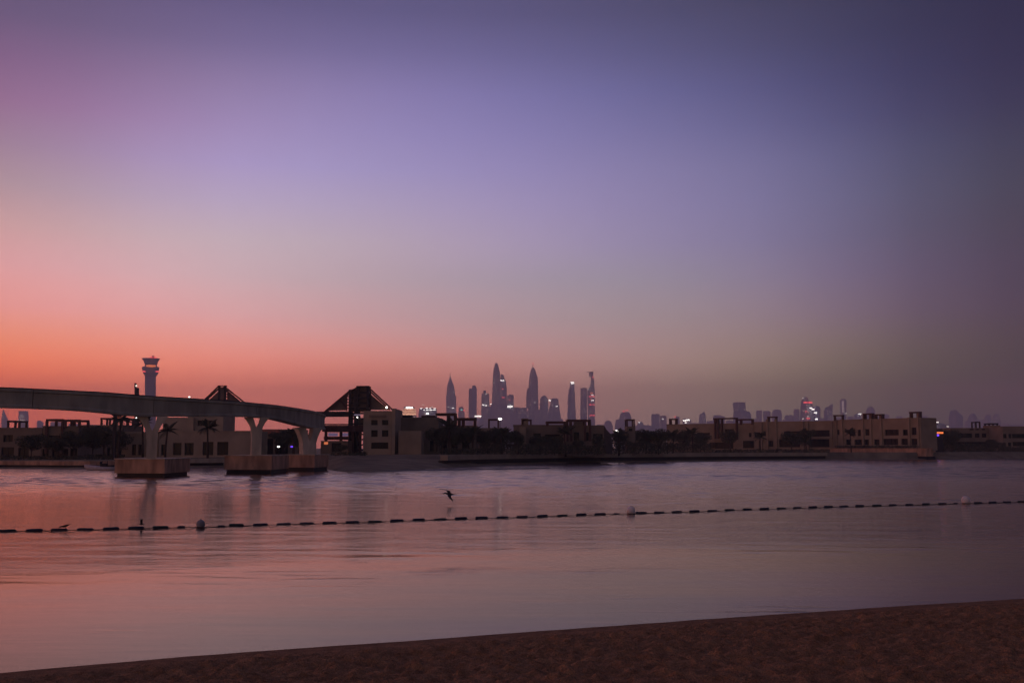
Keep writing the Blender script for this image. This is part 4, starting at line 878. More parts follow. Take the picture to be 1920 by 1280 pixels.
tower('half-built tower covered in red and white site lights', [(743.6, 1509, 1513), (745, 1507, 1516), (751.4, 1504, 1517), (753, 1503.4, 1524), (765, 1503, 1526), (776, 1503, 1533)], tower_a, 5200,
      lights=[(1504.4, 1508, 745.6, 746.6, w2), (1507.2, 1514, 753, 755.4, R_), (1516, 1523, 752.8, 755.6, R_), (1518.6, 1523, 763.6, 765.6, W_), (1522, 1527, 765.8, 768.2, W_), (1526.6, 1531.8, 772.4, 774.6, W_), (1509.6, 1512.6, 770.4, 771.8, R_), (1513.4, 1517.2, 779.6, 781, w2), (1512.6, 1518.6, 783.2, 785, R_), (1528.6, 1533, 784.2, 786.6, W_), (1508, 1513.4, 789.2, 790.8, R_), (1504.4, 1507, 784, 786, w2), (1515, 1517, 772, 773.2, O_)],
      extra=[('dark_wing', tower_c, [(761, 1530, 1536), (765, 1529, 1537.6), (790, 1529, 1538.4)])])
tower('blue glass tower with a slanted top', [(757.6, 1559.6, 1562), (760.4, 1555.4, 1562.2), (764, 1549, 1562.4), (770, 1546.4, 1562.6)], tower_c, 5400)
tower('slim tower with a dark cap and a pale lit stripe down its side', [(747.6, 1577.6, 1585), (750.6, 1576.4, 1588.6), (773, 1577, 1588)], tower_a, 5600, lights=[(1578.6, 1583, 751.4, 773, E('pale_stripe', (0.75, 0.55, 0.5), 0.5)), (1583, 1588, 774.2, 774.8, w2)])
tower('low block with one white light left of the pair of roof frames', [(774, 1608, 1614), (777, 1603, 1616)], tower_a, 6400, name='city_block', lights=[(1609.4, 1615, 775, 777, W_)])
tower('faint peaked tower above the first roof frame of the tallest villa block', [(762.4, 1630, 1637), (765, 1628, 1640), (769, 1625.6, 1643)], tower_a, 6900)
tower('faint low tower right of the second roof frame', [(776, 1655, 1666), (779, 1652, 1669)], tower_a, 7000)
tower('faint flat tower left of the corner roof frame', [(779.6, 1683, 1692), (782, 1681, 1694)], tower_a, 7000)
tower('faint low tower just right of the corner roof frame', [(779, 1731, 1739), (782, 1729, 1742)], tower_a, 6900)
tower('small dim building with two roof lights beyond the tallest villa block', [(793, 1752, 1768), (797, 1750, 1782)], tower_a, 3000, name='city_block', lights=[(1754.6, 1759.6, 790.8, 791.8, W_), (1776, 1779, 798.6, 800.2, w2)])
tower('tall hazy tower pair beyond the far right villa', [(768, 1790, 1795), (770, 1783, 1796.6), (775, 1783, 1802), (779, 1782.6, 1809)], tower_a, 5600)
tower('hazy gabled tower right of the tall hazy pair', [(774.6, 1822, 1827), (778, 1819, 1831), (784, 1817, 1835)], tower_a, 6000)
tower('hazy narrow tower behind the pale stair tower', [(777, 1850, 1857), (780, 1848, 1860)], tower_a, 6300)
tower('hazy sloping tower at the right end of the skyline', [(776, 1866, 1873), (779, 1864, 1876), (790, 1863, 1879)], tower_a, 6000)
# the low continuous skyline between them
lows = [(90, 118, 792), (124, 150, 795), (152, 186, 797), (1036, 1064, 790), (1118, 1134, 797), (1206, 1222, 798), (1250, 1266, 796), (1296, 1312, 794), (1326, 1340, 790), (1362, 1376, 789), (1412, 1420, 786), (1470, 1504, 787), (1538, 1548, 785), (1564, 1577, 783), (1590, 1602, 782), (1618, 1630, 779), (1643, 1652, 782), (1669, 1684, 786), (1694, 1706, 786), (1742, 1752, 790), (1769, 1784, 800), (1810, 1820, 790), (1836, 1850, 788), (1880, 1896, 795), (1898, 1925, 797), (1186, 1196, 799), (820, 836, 789), (872, 879, 790)]
wh = ['behind the left pergolas', 'right of the tall left pergola', 'low behind the set-back villa', 'behind the middle pergola', 'at the foot of the small far dome', 'right of the low rounded tower', 'right of the open frame tower', 'right of the floodlit building', 'right of the thin spired tower', 'left of the bluish block tower',
      'right of the bluish shoulder', 'before the red-lit tower', 'between the red-lit and the blue slanted tower', 'right of the blue slanted tower', 'right of the striped slim tower', 'under the first roof frame', 'between the two roof frames', 'left of the flat faint tower', 'left of the corner roof frame', 'right of the tallest villa block', 'beside the two roof lights', 'between the hazy towers', 'behind the far right villa roof', 'above the right edge villa', 'at the very right edge', 'between the stepped tower and the low rounded tower', 'right of the dotted block', 'beside the twin slab tower']
for (a, b, t), q in zip(lows, wh):
    m_ = (a + b) / 2
    tower('low hazy far block ' + q, [(t - 1.5, a + (b - a) * 0.2, m_ + (b - a) * 0.1), (t - 1.2, a + 1, m_ + (b - a) * 0.2), (t, a, b)], rnd.choice([tower_a, tower_b]), 6700 + rnd.random() * 400, name='city_block')

# ------------------------------------------------------------------ street lamps and lit shop front
def lamp(px, py, Yd, label, rad=0.35, wide=1.0, mat=ewhite):
    p = at(px, py, Yd); root = empty('street_lamp', (p.x, Yd, 1.85), label, 'street lamp', 'street lamps on the far bank')
    MB().tube([(p.x, Yd + 0.4, 1.6), (p.x, Yd + 0.4, p.z + 0.1)], [0.09, 0.06], 8).build('pole', darksteel, root)
    MB().bar((p.x, Yd + 0.45, p.z + 0.14 + rad * 0.5), (p.x, Yd - rad * 0.4, p.z + 0.14 + rad * 0.5), 0.12).build('arm', darksteel, root)
    MB().sphere((p.x, Yd - 0.1, p.z), rad, (wide, 1, 0.75), 10).build('lamp_head', mat, root)
lamp(801.5, 775, 240, 'bright street lamp above the roof of the long low brown block', 0.26, 1.2)
lamp(800, 782.3, 232, 'lower street lamp directly under another at the low block roof', 0.26, 1.3)
lamp(937.5, 785.2, 255, 'bright street lamp beside the slim roof frame below the tall city towers', 0.34, 1.4)
lamp(1156, 808, 250, 'white street lamp beside the round tree left of the wind tower', 0.36, 1.4)
lamp(522.5, 837, 200, 'small white lamp low beneath the viaduct left of the violet light', 0.2, 1.3)
lamp(548, 837, 200, 'small violet-tinged lamp low beneath the viaduct', 0.2, 1.8, eviolet)
lamp(355, 744, 330, 'tiny lamp just above the monorail beam left of the small strutted mast', 0.2, 1.6)
lamp(256, 783, 230, 'tiny white lamp just under the beam left of the first pier head', 0.12, 1.3)
lamp(893, 824.5, 235, 'faint lamp half hidden in the dark trees right of the pergola villa', 0.2, 1.0, ewhite2)
lamp(1749.5, 834.5, 310, 'faint ground lamp at the dark corner beside the tallest villa block', 0.3, 1.4, ewhite2)
sg = empty('shop_canopy', (at(1759, 811, 312).x, 312, 1.9), 'dark kiosk with a glowing orange canopy strip right of the tallest villa block', 'kiosk')
a = at(1750.5, 809.5, 312); b = at(1767.5, 812.6, 312)
MB().box(a.x, b.x, 311.5, 312, b.z, a.z).build('orange_strip', eorange, sg)
MB().box(a.x, b.x, 312.003, 316, 1.4, b.z + 0.8).build('wall', darksteel, sg)
c = at(1758.3, 815.6, 311.7); MB().sphere(c, 0.32, (1.4, 1, 1), 8).build('violet_light', eviolet, sg)
col = empty('dark_column', (at(212, 850, 180).x, 180, 1.0), 'tall dark column rising to the monorail beam left of the first pier', 'column')
MB().box(at(209.5, 850, 180).x, at(215, 850, 180).x, 180, 180.5, 0.8, at(212, 779, 180).z).build('shaft', darksteel, col)
MB().box(at(207.5, 850, 180).x, at(217, 850, 180).x, 179.8, 180.7, at(212, 779, 180).z + 0.003, at(212, 776.5, 180).z).build('head', darksteel, col)

# ------------------------------------------------------------------ trees, palms, hedges
def leaf_mesh(name, blobs, nl, size, seed):
    R = random.Random(seed); vs = []; fs = []
    tot = sum(b[3] ** 2 for b in blobs)
    for bx_, by_, bz, br, sq in blobs:
        for _ in range(int(nl * br * br / tot)):
            d = Vector((R.gauss(0, 1), R.gauss(0, 1), R.gauss(0, 1))).normalized() * br * (0.55 + 0.5 * R.random() ** 0.5)
            if R.random() < 0.12: d *= 1.2
            p = Vector((bx_ + d.x, by_ + d.y, bz + d.z * sq)); nrm = (d.normalized() + Vector((R.gauss(0, .7), R.gauss(0, .7), R.gauss(0, .7)))).normalized()
            a = nrm.orthogonal().normalized(); b = nrm.cross(a); s_ = size * (0.6 + 0.8 * R.random()); k = len(vs)
            vs += [p + a * s_, p + b * s_ * 0.55, p - a * s_, p - b * s_ * 0.55]; fs.append((k, k + 1, k + 2, k + 3))
    me = bpy.data.meshes.new(name); me.from_pydata([tuple(v) for v in vs], [], fs); me.materials.append(leafm); return me
def crown_blobs(seed, wide):
    R = random.Random(seed); bl = [(0, 0, 0.62, 0.28, 0.9)]
    for k in range(8):
        a = R.random() * 6.28; q = R.random() * 0.30 * wide; bl.append((math.cos(a) * q, math.sin(a) * q, 0.45 + R.random() * 0.38, 0.13 + R.random() * 0.12, 0.85))
    return bl
crowns = [leaf_mesh('crown', crown_blobs(s, 1.0 + 0.3 * (s % 2)), 2600, 0.028, s) for s in range(5)]
tm = MB(); tm.tube([(0, 0, -0.05), (0.01, 0, 0.2), (0, 0.01, 0.45), (0.02, 0, 0.6)], [0.028, 0.022, 0.016, 0.01], 7)
for k in range(5):
    a = k * 1.3; tm.tube([(0, 0, 0.25 + 0.04 * k), (0.12 * math.cos(a), 0.12 * math.sin(a), 0.45 + 0.03 * k), (0.2 * math.cos(a), 0.2 * math.sin(a), 0.62 + 0.03 * k)], [0.013, 0.009, 0.004], 5)
trunk_me = tm.mesh('trunk', bark)
def tree(px, ptop, Yd, label, wf=1.0, k=0, zb=1.85):
    p = at(px, ptop, Yd); h = (p.z - zb) / 0.98; root = empty('tree', (p.x, Yd, zb), label, 'tree', 'round trees on the far bank')
    c = bpy.data.objects.new('crown', crowns[k % 5]); C.objects.link(c); c.parent = root; c.scale = (h * wf, h * wf, h); c.rotation_euler = (0, 0, k * 1.7)
    t = bpy.data.objects.new('trunk', trunk_me); C.objects.link(t); t.parent = root; t.scale = (h, h, h)
# palms
R = random.Random(3)
fm = MB(); 
def frond_mesh():
    vs = []; fs = []
    n = 12
    for i in range(n):
        t = i / (n - 1); x = t * 1.0; z = 0.32 * t - 0.62 * t * t
        ln = 0.26 * math.sin(math.pi * min(1, 0.12 + t * 0.85)) + 0.03
        for s in (1, -1):
            k = len(vs); vs += [(x, 0, z), (x + 0.06, 0, z), (x + 0.16, s * ln, z - 0.12 * ln / 0.2), (x + 0.10, s * ln * 0.9, z - 0.13 * ln / 0.2)]; fs.append((k, k + 1, k + 2, k + 3))
        if i:
            k = len(vs); x0 = (i - 1) / (n - 1); z0 = 0.32 * x0 - 0.62 * x0 * x0; wd = 0.014
            vs += [(x0, -wd, z0 + .004), (x, -wd, z + .004), (x, wd, z + .004), (x0, wd, z0 + .004)]; fs.append((k, k + 1, k + 2, k + 3))
    me = bpy.data.meshes.new('frond'); me.from_pydata(vs, [], fs); me.materials.append(palmm); return me
fro = frond_mesh()
def palm(px, ptop, Yd, label, flen=2.0, zb=1.8, nf=15, seed=0):
    R = random.Random(seed); p = at(px, ptop, Yd); hz = p.z - zb - flen * 0.3
    root = empty('palm_tree', (p.x, Yd, zb), label, 'palm tree', 'palms on the far bank')
    lean = R.uniform(-0.3, 0.3)
    MB().tube([(0, 0, -0.3), (lean * 0.3, 0, hz * 0.4), (lean, 0, hz)], [0.2, 0.15, 0.13], 8).build('trunk', bark, root, org=(0, 0, 0))
    for k in range(nf):
        f = bpy.data.objects.new('frond', fro); C.objects.link(f); f.parent = root; f.location = (lean, 0, hz)
        s = flen * R.uniform(0.8, 1.1); f.scale = (s, s, s); el = R.uniform(-0.9, 0.55) if k > 3 else -1.0
        f.rotation_euler = (0, el * -1 * -1, k * 2.4)
hb = []
for i in range(26): hb.append(((i / 25 - 0.5), R.uniform(-0.03, 0.03), 0.5 + R.uniform(-0.12, 0.1), 0.0, 1))
def hedge(px0, px1, ptop, Yd, label, zb=1.85, seed=1, name='hedge', Ye=None):
    R = random.Random(seed); a = at(px0, ptop, Yd); b = at(px1, ptop, Ye or Yd); L_ = math.hypot(b.x - a.x, b.y - a.y); h = a.z - zb
    root = empty(name, ((a.x + b.x) / 2, (a.y + b.y) / 2, zb), label, 'hedge', 'hedges along the far bank'); root.rotation_euler = (0, 0, math.atan2(b.y - a.y, b.x - a.x))
    vs = []; fs = []
    n = int(L_ * h * 85)
    for _ in range(n):
        x = R.uniform(-L_ / 2, L_ / 2); top = h * (0.86 + 0.22 * noise.noise(Vector((x * 0.5 + seed * 9, 0, 0))) + 0.1 * noise.noise(Vector((x * 2.1, seed, 0))))
        z = R.uniform(0, 1) ** 0.8 * top; y = R.uniform(-0.9, 0.9) * (1 - 0.35 * (z / h) ** 2)
        p = Vector((x, y, z)); nn = Vector((R.gauss(0, .8), -0.6 + R.gauss(0, .6), R.gauss(0.3, .8))).normalized(); q = nn.orthogonal().normalized(); w_ = nn.cross(q); s_ = 0.16 * R.uniform(0.6, 1.4); k = len(vs)
        vs += [p + q * s_, p + w_ * s_ * 0.6, p - q * s_, p - w_ * s_ * 0.6]; fs.append((k, k + 1, k + 2, k + 3))
    me = bpy.data.meshes.new('foliage'); me.from_pydata([tuple(v) for v in vs], [], fs); me.materials.append(leafm)
    o = bpy.data.objects.new('foliage', me); C.objects.link(o); o.parent = root
    mb = MB(); k = max(3, int(L_ / 2.5))
    for i in range(k):
        x = -L_ / 2 + L_ * (i + 0.5) / k; MB().tube([(x, 0, -0.1), (x + 0.1, 0.05, h * 0.7)], [0.07, 0.04], 5).build('stem', bark, root, org=(0, 0, 0))
for i, a_ in enumerate([
    (160, 232, 850, 186, 'dark low hedge at the foot of the set-back villa on the left', 1.0), (0, 90, 853, 184, 'low dark hedge in front of the far left villa', 1.0), (92, 158, 853, 183, 'low dark hedge under the tall left pergola', 1.0),
    (622, 690, 846, 176, 'low dark hedge in front of the station and the kiosk', 1.8),
    (826, 900, 838, 190, 'dark hedge in front of the stepped-pergola villa'), (900, 985, 828, 200, 'tall dark hedge below the slim roof frame'), (985, 1060, 828, 203, 'dark hedge under the long flat brown villa'),
    (1060, 1135, 832, 205, 'dark hedge under the tall double pergola'), (1135, 1200, 826, 222, 'dark hedge left of the wind tower foot'), (1200, 1262, 826, 235, 'dark hedge between the wind tower and the villa row'),
    (1262, 1332, 829, 262, 'low dark hedge at the left end of the villa row'), (1332, 1440, 841, 268, 'thin low planting strip before the pergola of the villa row'), (1440, 1556, 841, 276, 'thin low planting strip under the wide balconies'),
    (1752, 1790, 822, 318, 'black hedge beside the orange-lit kiosk'), (1786, 1862, 829, 325, 'dark hedge before the far right flat-roofed villa'), (1858, 1885, 827, 320, 'rounded dark hedge under the pale stair tower'), (1885, 1960, 836, 322, 'low dark hedge at the right edge')]):
    hedge(a_[0], a_[1], a_[2], a_[3], a_[4], a_[5] if len(a_) > 5 else 1.85, i + 1)
hedge(1568, 1720, 834.6, 312.5, 'low dark leafy strip on the terrace in front of the tallest villa block', 3.0, 40, Ye=288.7)  # leaf strip that draws the dark band along the wall foot
for i, (px, pt, Yd, wf, lb) in enumerate([
    (560, 812, 178, 1.3, 'dark tree under the viaduct right of the second pier'), (535, 806, 196, 1.3, 'broad dark tree behind the curving end of the monorail beam'), (640, 832, 190, 1.5, 'low round bush-like tree under the station deck'),
    (828, 795, 197, 1.2, 'dark tree at the left foot of the stepped pergolas'), (852, 797, 196, 1.25, 'dark tree in front of the stepped pergolas'), (876, 796, 198, 1.25, 'dark tree under the lowest stepped pergola'), (905, 801, 208, 1.3, 'dark tree just right of the stepped pergolas'),
    (928, 796, 214, 1.1, 'dark tree beneath the slim roof frame'), (950, 801, 212, 1.4, 'dark tree left of the long flat brown villa'), (972, 804, 212, 1.2, 'dark tree before the left end of the long flat villa'), (1012, 812, 210, 1.5, 'dark tree before the middle of the long flat villa'),
    (1040, 812, 208, 1.4, 'dark tree left of the tall double pergola'), (1084, 818, 212, 1.3, 'small dark tree inside the tall double pergola'), (1120, 810, 210, 1.2, 'dark tree right of the tall double pergola'),
    (1161, 806, 232, 1.3, 'round dark tree with a lamp at its left'), (1178, 812, 240, 1.2, 'dark tree at the foot of the wind tower'), (1211, 803, 238, 1.25, 'round dark tree right of the wind tower'), (1234, 801, 238, 1.3, 'larger round dark tree left of the villa row'),
    (1282, 806, 300, 1.5, 'dark tree before the left part of the villa row'), (1313, 811, 290, 1.5, 'dark bushy tree left of the villa row pergola'), (1368, 806, 322, 1.1, 'tree growing within the villa row pergola'), (1508, 802, 312, 1.0, 'slim dark tree on the wide balcony front'),
    (1483, 806, 310, 1.3, 'broad dark tree before the upper balcony'), (1768, 804, 322, 1.3, 'black tree right of the orange-lit kiosk'), (1783, 806, 330, 1.2, 'black tree at the left end of the far right villa'), (1857, 823, 330, 1.4, 'low dark tree under the pale stair tower'),
    (60, 812, 186, 1.5, 'low dark tree before the far left villa'), (104, 816, 183, 1.5, 'low dark tree under the tall left pergola'), (222, 806, 184, 1.2, 'dark tree right of the tall dark column'), (175, 800, 190, 1.3, 'dark tree in front of the set-back villa'), (140, 806, 186, 1.2, 'dark tree right of the tall left pergola'), (196, 796, 188, 1.2, 'dark tree left of the tall dark column')]):
    tree(px, pt + (4 if 820 < px < 1140 else 0), Yd, lb, wf * (0.85 if 820 < px < 1300 else 1), i, 1.1 if px < 235 else 1.85)
for i, (px, pt, Yd, fl, lb) in enumerate([
    (224, 781, 150, 1.6, 'palm just right of the tall dark column'), (270, 786, 165, 1.7, 'palm behind the left arm of the first pier'), (311, 800, 168, 1.7, 'palm at the right side of the first pier'), (391, 795, 172, 1.9, 'palm standing before the wide tan house'),
    (552, 810, 172, 1.8, 'palm at the left of the third pier'), (842, 795, 192, 2.2, 'palm in front of the pergola villa'), (886, 806, 194, 1.9, 'palm right of the lowest stepped pergola'),
    (940, 808, 200, 2.0, 'palm among the dark trees below the skyline cluster'), (1060, 806, 208, 2.0, 'palm beside the tall double pergola'), (1160, 812, 226, 2.2, 'palm in front of the round lamp-lit tree'), (1262, 812, 262, 2.2, 'palm at the left end of the villa row'), (1298, 808, 275, 2.2, 'palm left of the villa row pergola'),
    (1425, 815, 290, 2.0, 'palm by the small windows of the villa row'), (1512, 826, 285, 1.7, 'small palm between two dark balconies'), (1595, 808, 296, 1.9, 'palm against the left part of the tallest villa block')]):
    palm(px, pt, Yd, lb, fl, 1.2 if px < 260 else 1.7, 15, i)

# ------------------------------------------------------------------ pale shore clutter (stacked loungers) by the bank
def lounger(px, py, ang_, label):
    p = gnd(px, py, 1.35); root = empty('sun_lounger', (p.x, p.y, 1.35), label, 'lounger', 'pale loungers on the bank'); root.rotation_euler = (0, 0, ang_)
    MB().box(-0.95, 0.35, -0.32, 0.32, 0.30, 0.37).build('seat', whitep, root, org=(0, 0, 0))
    MB().obox(Vector((0.355, -0.32, 0.31)), Vector((0.5, 0, 0.38)), Vector((0, 0.64, 0)), Vector((-0.04, 0, 0.06))).build('backrest', whitep, root, org=(0, 0, 0))
    for x, y in ((-0.85, -0.27), (-0.85, 0.27), (0.25, -0.27), (0.25, 0.27)): MB().box(x - 0.03, x + 0.03, y - 0.03, y + 0.03, 0, 0.297).build('leg', whitep, root, org=(0, 0, 0))
for i, (px, q) in enumerate(((703, 'at the left end of the pale group'), (716, 'second from the left below the three-storey block'), (724, 'third along, angled backrest'), (733, 'fourth along, near the middle'), (744, 'fifth along below the slim stair tower'))):
    lounger(px, 857.4, 0.2 * (i % 3), 'white sun lounger on the bank ' + q)
bx_ = empty('beach_hut', (gnd(751, 857, 1.4).x, gnd(751, 857, 1.4).y, 1.35), 'tiny wooden box hut with a yellow light at the end of the loungers', 'hut')
g0 = bx_.location
MB().box(g0.x - 0.65, g0.x + 0.35, g0.y, g0.y + 0.8, 1.3, 1.98).build('wall', tan2, bx_); MB().box(g0.x - 0.72, g0.x + 0.42, g0.y - 0.05, g0.y + 0.85, 1.983, 2.06).build('roof', brown, bx_)
MB().sphere((g0.x + 0.75, g0.y + 0.1, 1.66), 0.2, (1.2, 1, 1), 8).build('lamp', eyellow, bx_)
MB().tube([(g0.x + 0.75, g0.y + 0.35, 1.25), (g0.x + 0.75, g0.y + 0.3, 1.66)], [0.03, 0.03], 6).build('lamp_post', darksteel, bx_)

# ------------------------------------------------------------------ boat
bp = gnd(188, 881.5, 0); bt = empty('motor_boat', (bp.x, bp.y, 0), 'small open motor boat moored beside the first pile cap', 'boat')
rgs = []
for t, hw, zk, zs in ((0, 0.75, -0.15, 0.48), (0.25, 0.85, -0.2, 0.5), (0.55, 0.8, -0.18, 0.55), (0.8, 0.5, -0.08, 0.66), (0.95, 0.18, 0.15, 0.76), (1.0, 0.03, 0.4, 0.8)):
    x = 2.1 - 4.3 * t; rgs.append([Vector((x, -hw, zs)), Vector((x, -hw * 0.8, zk + 0.15)), Vector((x, 0, zk)), Vector((x, hw * 0.8, zk + 0.15)), Vector((x, hw, zs)), Vector((x, hw * 0.8, zs - 0.02)), Vector((x, 0, zs - 0.08)), Vector((x, -hw * 0.8, zs - 0.02))])
MB().loft(rgs, True).build('hull', hullm, bt, org=(0, 0, 0))
MB().box(0.1, 0.9, -0.35, 0.35, 0.46, 0.95).build('console', darksteel, bt, org=(0, 0, 0))
MB().obox(Vector((0.0, -0.4, 0.9)), Vector((0.12, 0, 0.34)), Vector((0, 0.8, 0)), Vector((0.04, 0, 0.0))).build('windscreen', glass, bt, org=(0, 0, 0))
MB().box(1.2, 1.7, -0.55, 0.55, 0.46, 0.72).build('seat', darksteel, bt, org=(0, 0, 0))
MB().box(2.12, 2.42, -0.16, 0.16, 0.0, 0.86).build('outboard_motor', darksteel, bt, org=(0, 0, 0))
MB().tube([(0.95, 0, 0.5), (0.95, 0, 1.35)], [0.05, 0.04], 6).build('mast', darksteel, bt, org=(0, 0, 0))
MB().tube([(-2.0, -0.22, 0.78), (-1.2, -0.62, 0.82), (-0.3, -0.78, 0.78)], [0.02] * 3, 6).build('bow_rail', whitep, bt, org=(0, 0, 0))

# ------------------------------------------------------------------ float line
LINE = [(-260, 1001), (0, 996), (120, 993.5), (301, 989.6), (376, 988), (443, 985.5), (532, 982.8), (618, 980.6), (703, 978.2), (788, 975), (864, 972.5), (942, 970.3), (1017, 968), (1090, 965.4), (1183, 962.5), (1236, 961), (1302, 959), (1401, 955.5), (1495, 952.4), (1553, 950.5), (1644, 948), (1736, 945.5), (1810, 943.3), (1888, 941.6), (1960, 940.2), (2150, 937)]
lx = [a for a, b in LINE]; ly = [b for a, b in LINE]
def line_pt(px, z=0.0): return gnd(px, float(np.interp(px, lx, ly)), z)
fl = [-190, -140, -88, -36, 14, 64, 111, 160, 208, 255, 301, 340, 415, 443, 488, 532, 575, 618, 661, 703, 744, 785, 825, 864, 903, 942, 979, 1017, 1054, 1090, 1125, 1156, 1202, 1236, 1269, 1302, 1336, 1368, 1401, 1433, 1465, 1495, 1524, 1553, 1582, 1612, 1644, 1674, 1705, 1736, 1767, 1792, 1834, 1861, 1888, 1915, 1942, 1969]
tubm = MB(); 
Rr = random.Random(5)
def float_mesh(mat, small=False):
    L_ = 0.26 if not small else 0.12; r_ = 0.052 if not small else 0.036
    return MB().tube([(-L_ - 0.03, 0, 0), (-L_, 0, 0), (-L_ + 0.03, 0, 0), (0, 0, 0), (L_ - 0.03, 0, 0), (L_, 0, 0), (L_ + 0.03, 0, 0)], [r_ * 0.35, r_ * 0.75, r_, r_, r_, r_ * 0.75, r_ * 0.35], 12).mesh('lane_float', mat)
fmB, fmG, fmS = float_mesh(floatm), float_mesh(floatg), float_mesh(floatm, True)
for i, px in enumerate(fl):
    small = px in (340, 415, 1156, 1792); p = line_pt(px)
    if px < 376: n = [q for q in fl if q < 376][::-1].index(px); lb = ORD[n] + ' float left of the grey ball buoy'
    elif px < 780: n = [q for q in fl if 376 < q < 780].index(px); lb = ORD[n] + ' float right of the grey ball buoy'
    elif px < 1183: n = [q for q in fl if 780 <= q < 1183][::-1].index(px); lb = ORD[n] + ' float left of the middle white ball buoy'
    elif px < 1500: n = [q for q in fl if 1183 < q < 1500].index(px); lb = ORD[n] + ' float right of the middle white ball buoy'
    elif px < 1810: n = [q for q in fl if 1500 <= q < 1810][::-1].index(px); lb = ORD[n] + ' float left of the rightmost white ball buoy'
    else: n = [q for q in fl if q > 1810].index(px); lb = ORD[n] + ' float right of the rightmost white ball buoy'
    me = fmS if small else (fmG if i % 9 in (1, 4) else fmB)
    o = bpy.data.objects.new('lane_float', me); C.objects.link(o); o.location = (p.x, p.y, 0.025 + Rr.uniform(-0.012, 0.012))
    q = line_pt(px + 12); p0 = line_pt(px - 12); o.rotation_euler = (0, Rr.uniform(-0.03, 0.03), math.atan2(q.y - p0.y, q.x - p0.x) + Rr.uniform(-0.12, 0.12))
    tag(o, ('small dark ' if small else 'dark green ' if me is fmG else 'dark blue ') + 'tube, ' + lb, 'float', 'tube floats on the swimming line')
rp = [line_pt(px, 0.025 + 0.012 * math.sin(px * 0.2)) for px in range(-260, 2150, 6)]
tag(MB().tube(rp, [0.014] * len(rp), 5).build('float_rope', ropem), 'thin wet rope joining the floats and ball buoys across the lagoon', 'rope')
for px, lb in ((376, 'grimy grey ball buoy on the float line near the left, leftmost of three'), (1183, 'white ball buoy on the float line below the skyline, middle of three'), (1811, 'white ball buoy near the right edge, rightmost of three')):
    p = line_pt(px); D = p.y; r_ = 8.2 / F * D
    root = empty('ball_buoy', (p.x, p.y, 0), lb, 'buoy', 'ball buoys on the float line')
    MB().sphere((0, 0, r_ * 0.62), r_, (0.98, 0.98, 1.08), 24).build('ball', buoygrey if px == 376 else buoym, root, org=(0, 0, 0))
    MB().sphere((0, 0, r_ * 0.06), r_ * 0.88, (0.99, 0.99, 0.55), 24).build('waterline_band', buoydark, root, org=(0, 0, 0))
    MB().tube([(0, 0, r_ * 1.62), (0, 0, r_ * 1.8)], [0.03, 0.025], 8).build('lifting_eye', buoydark, root, org=(0, 0, 0))

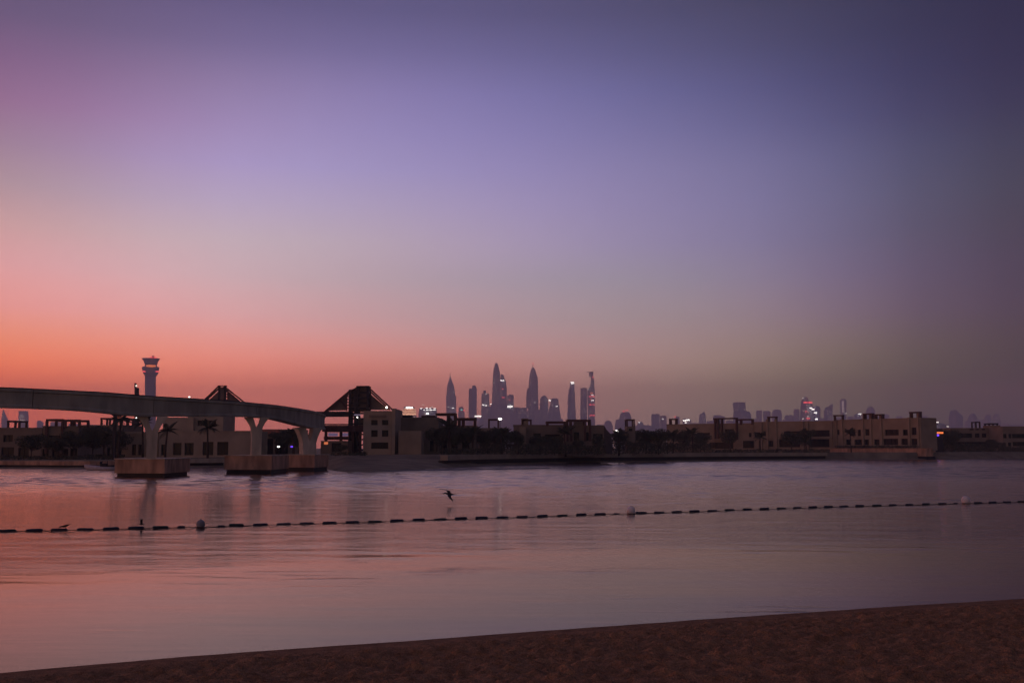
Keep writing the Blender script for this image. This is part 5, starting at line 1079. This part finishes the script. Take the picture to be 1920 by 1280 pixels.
# ------------------------------------------------------------------ birds (one skinned body each)
def bird(name, loc, rot, label, mat, flying=False, raised=False, s=1.0):
    root = empty(name, loc, label, 'bird'); root.rotation_euler = rot
    body = [((-0.24, 0, -0.012), 0.006), ((-0.195, 0, 0.0), 0.012), ((-0.155, 0, 0.022), 0.026), ((-0.12, 0, 0.02), 0.024), ((-0.06, 0, 0.0), 0.038), ((0.0, 0, 0.0), 0.044), ((0.06, 0, 0.0), 0.036), ((0.12, 0, 0.006), 0.018), ((0.17, 0, 0.012), 0.010)]
    MB().tube([Vector(p) * s for p, r in body], [r * s for p, r in body], 12).build('body', mat, root, org=(0, 0, 0))
    MB().tube([(-0.235 * s, 0, -0.01 * s), (-0.29 * s, 0, -0.025 * s)], [0.006 * s, 0.002 * s], 6).build('bill', birdm, root, org=(0, 0, 0))
    tl = MB(); k = [Vector(v) * s for v in ((0.12, -0.015, 0.01), (0.12, 0.015, 0.01), (0.23, 0.045, 0.02), (0.205, 0, 0.018), (0.23, -0.045, 0.02))]
    tl.loft([k[::-1], [v + Vector((0, 0, 0.006 * s)) for v in k[::-1]]]).build('tail', birdm, root, org=(0, 0, 0))
    def wing(side, el1, el2, sweep):
        # root chord -> wrist -> tip, with thickness
        c0 = Vector((-0.06, 0.02 * side, 0.018)); span1, span2 = 0.16, 0.22
        w1 = c0 + Vector((-0.03, side * span1 * math.cos(el1), span1 * math.sin(el1))); tip = w1 + Vector((sweep, side * span2 * math.cos(el2), span2 * math.sin(el2)))
        ch = [(c0, 0.13), (w1, 0.115), ((w1 + tip) / 2 + Vector((0.0, 0, 0)), 0.075), (tip, 0.012)]
        rg = []
        for p, c in ch:
            rg.append([v * s for v in (p, p + Vector((c * 0.3, 0, 0.010)), p + Vector((c, 0, 0.002)), p + Vector((c * 0.3, 0, -0.004)))])
        if side > 0: rg = [r_[::-1] for r_ in rg]
        MB().loft(rg, True).build('wing', mat, root, org=(0, 0, 0))
    if flying: wing(-1, -0.75, -0.95, 0.17); wing(1, 0.75, 0.25, -0.20)
    elif raised: wing(-1, 1.15, 1.0, 0.05); wing(1, 1.1, 0.9, 0.05)
    else:
        for sd_ in (1, -1):
            rg = [[Vector((x, sd_ * y0, z)) * s for x, y0, z in q] for q in (((-0.08, 0.03, 0.02), (-0.06, 0.045, -0.01), (-0.08, 0.032, -0.02)), ((0.05, 0.03, 0.03), (0.05, 0.05, 0.0), (0.05, 0.034, -0.015)), ((0.2, 0.008, 0.02), (0.2, 0.012, 0.012), (0.2, 0.008, 0.008)))]
            MB().loft(rg, True).build('wing', birdm, root, org=(0, 0, 0))
    if not flying:
        for sd_ in (1, -1): MB().tube([(0.0, 0.018 * sd_ * s, -0.035 * s), (0.005 * s, 0.02 * sd_ * s, -0.1 * s)], [0.005 * s, 0.004 * s], 5).build('leg', birdm, root, org=(0, 0, 0))
fb = at(843, 926, 58)
bird('flying_bird', (fb.x, fb.y, fb.z), (-0.15, 0.12, 0.25), 'dark tern-like bird in flight low over the lagoon', birdm, True, s=1.65)
p = line_pt(122); bird('perched_bird', (p.x, p.y, 0.155), (0, -0.3, 0.25), 'small dark bird perched on the third float from the left edge', birdm, s=1.0)
p = line_pt(266); bird('perched_bird', (p.x - 0.02, p.y, 0.155), (0, 0.1, 0.5), 'small dark bird with raised wings landing near the leftmost ball buoy', birdm, raised=True, s=0.62)

# ------------------------------------------------------------------ haze
hz = MB().box(-HX, HX, HY0, HY1, -3.0, HZ).build('haze', bpy.data.materials.new('air')); hz['kind'] = 'stuff'
am = hz.data.materials[0]; am.use_nodes = True; am.node_tree.nodes.clear()
pv = am.node_tree.nodes.new('ShaderNodeVolumePrincipled'); pv.inputs['Color'].default_value = (0.93, 0.93, 1.0, 1); pv.inputs['Density'].default_value = 0.00024; pv.inputs['Anisotropy'].default_value = 0.0
ou = am.node_tree.nodes.new('ShaderNodeOutputMaterial'); am.node_tree.links.new(pv.outputs[0], ou.inputs['Volume'])
for o in list(bpy.data.objects):
    if '_zt' in o: del o['_zt']
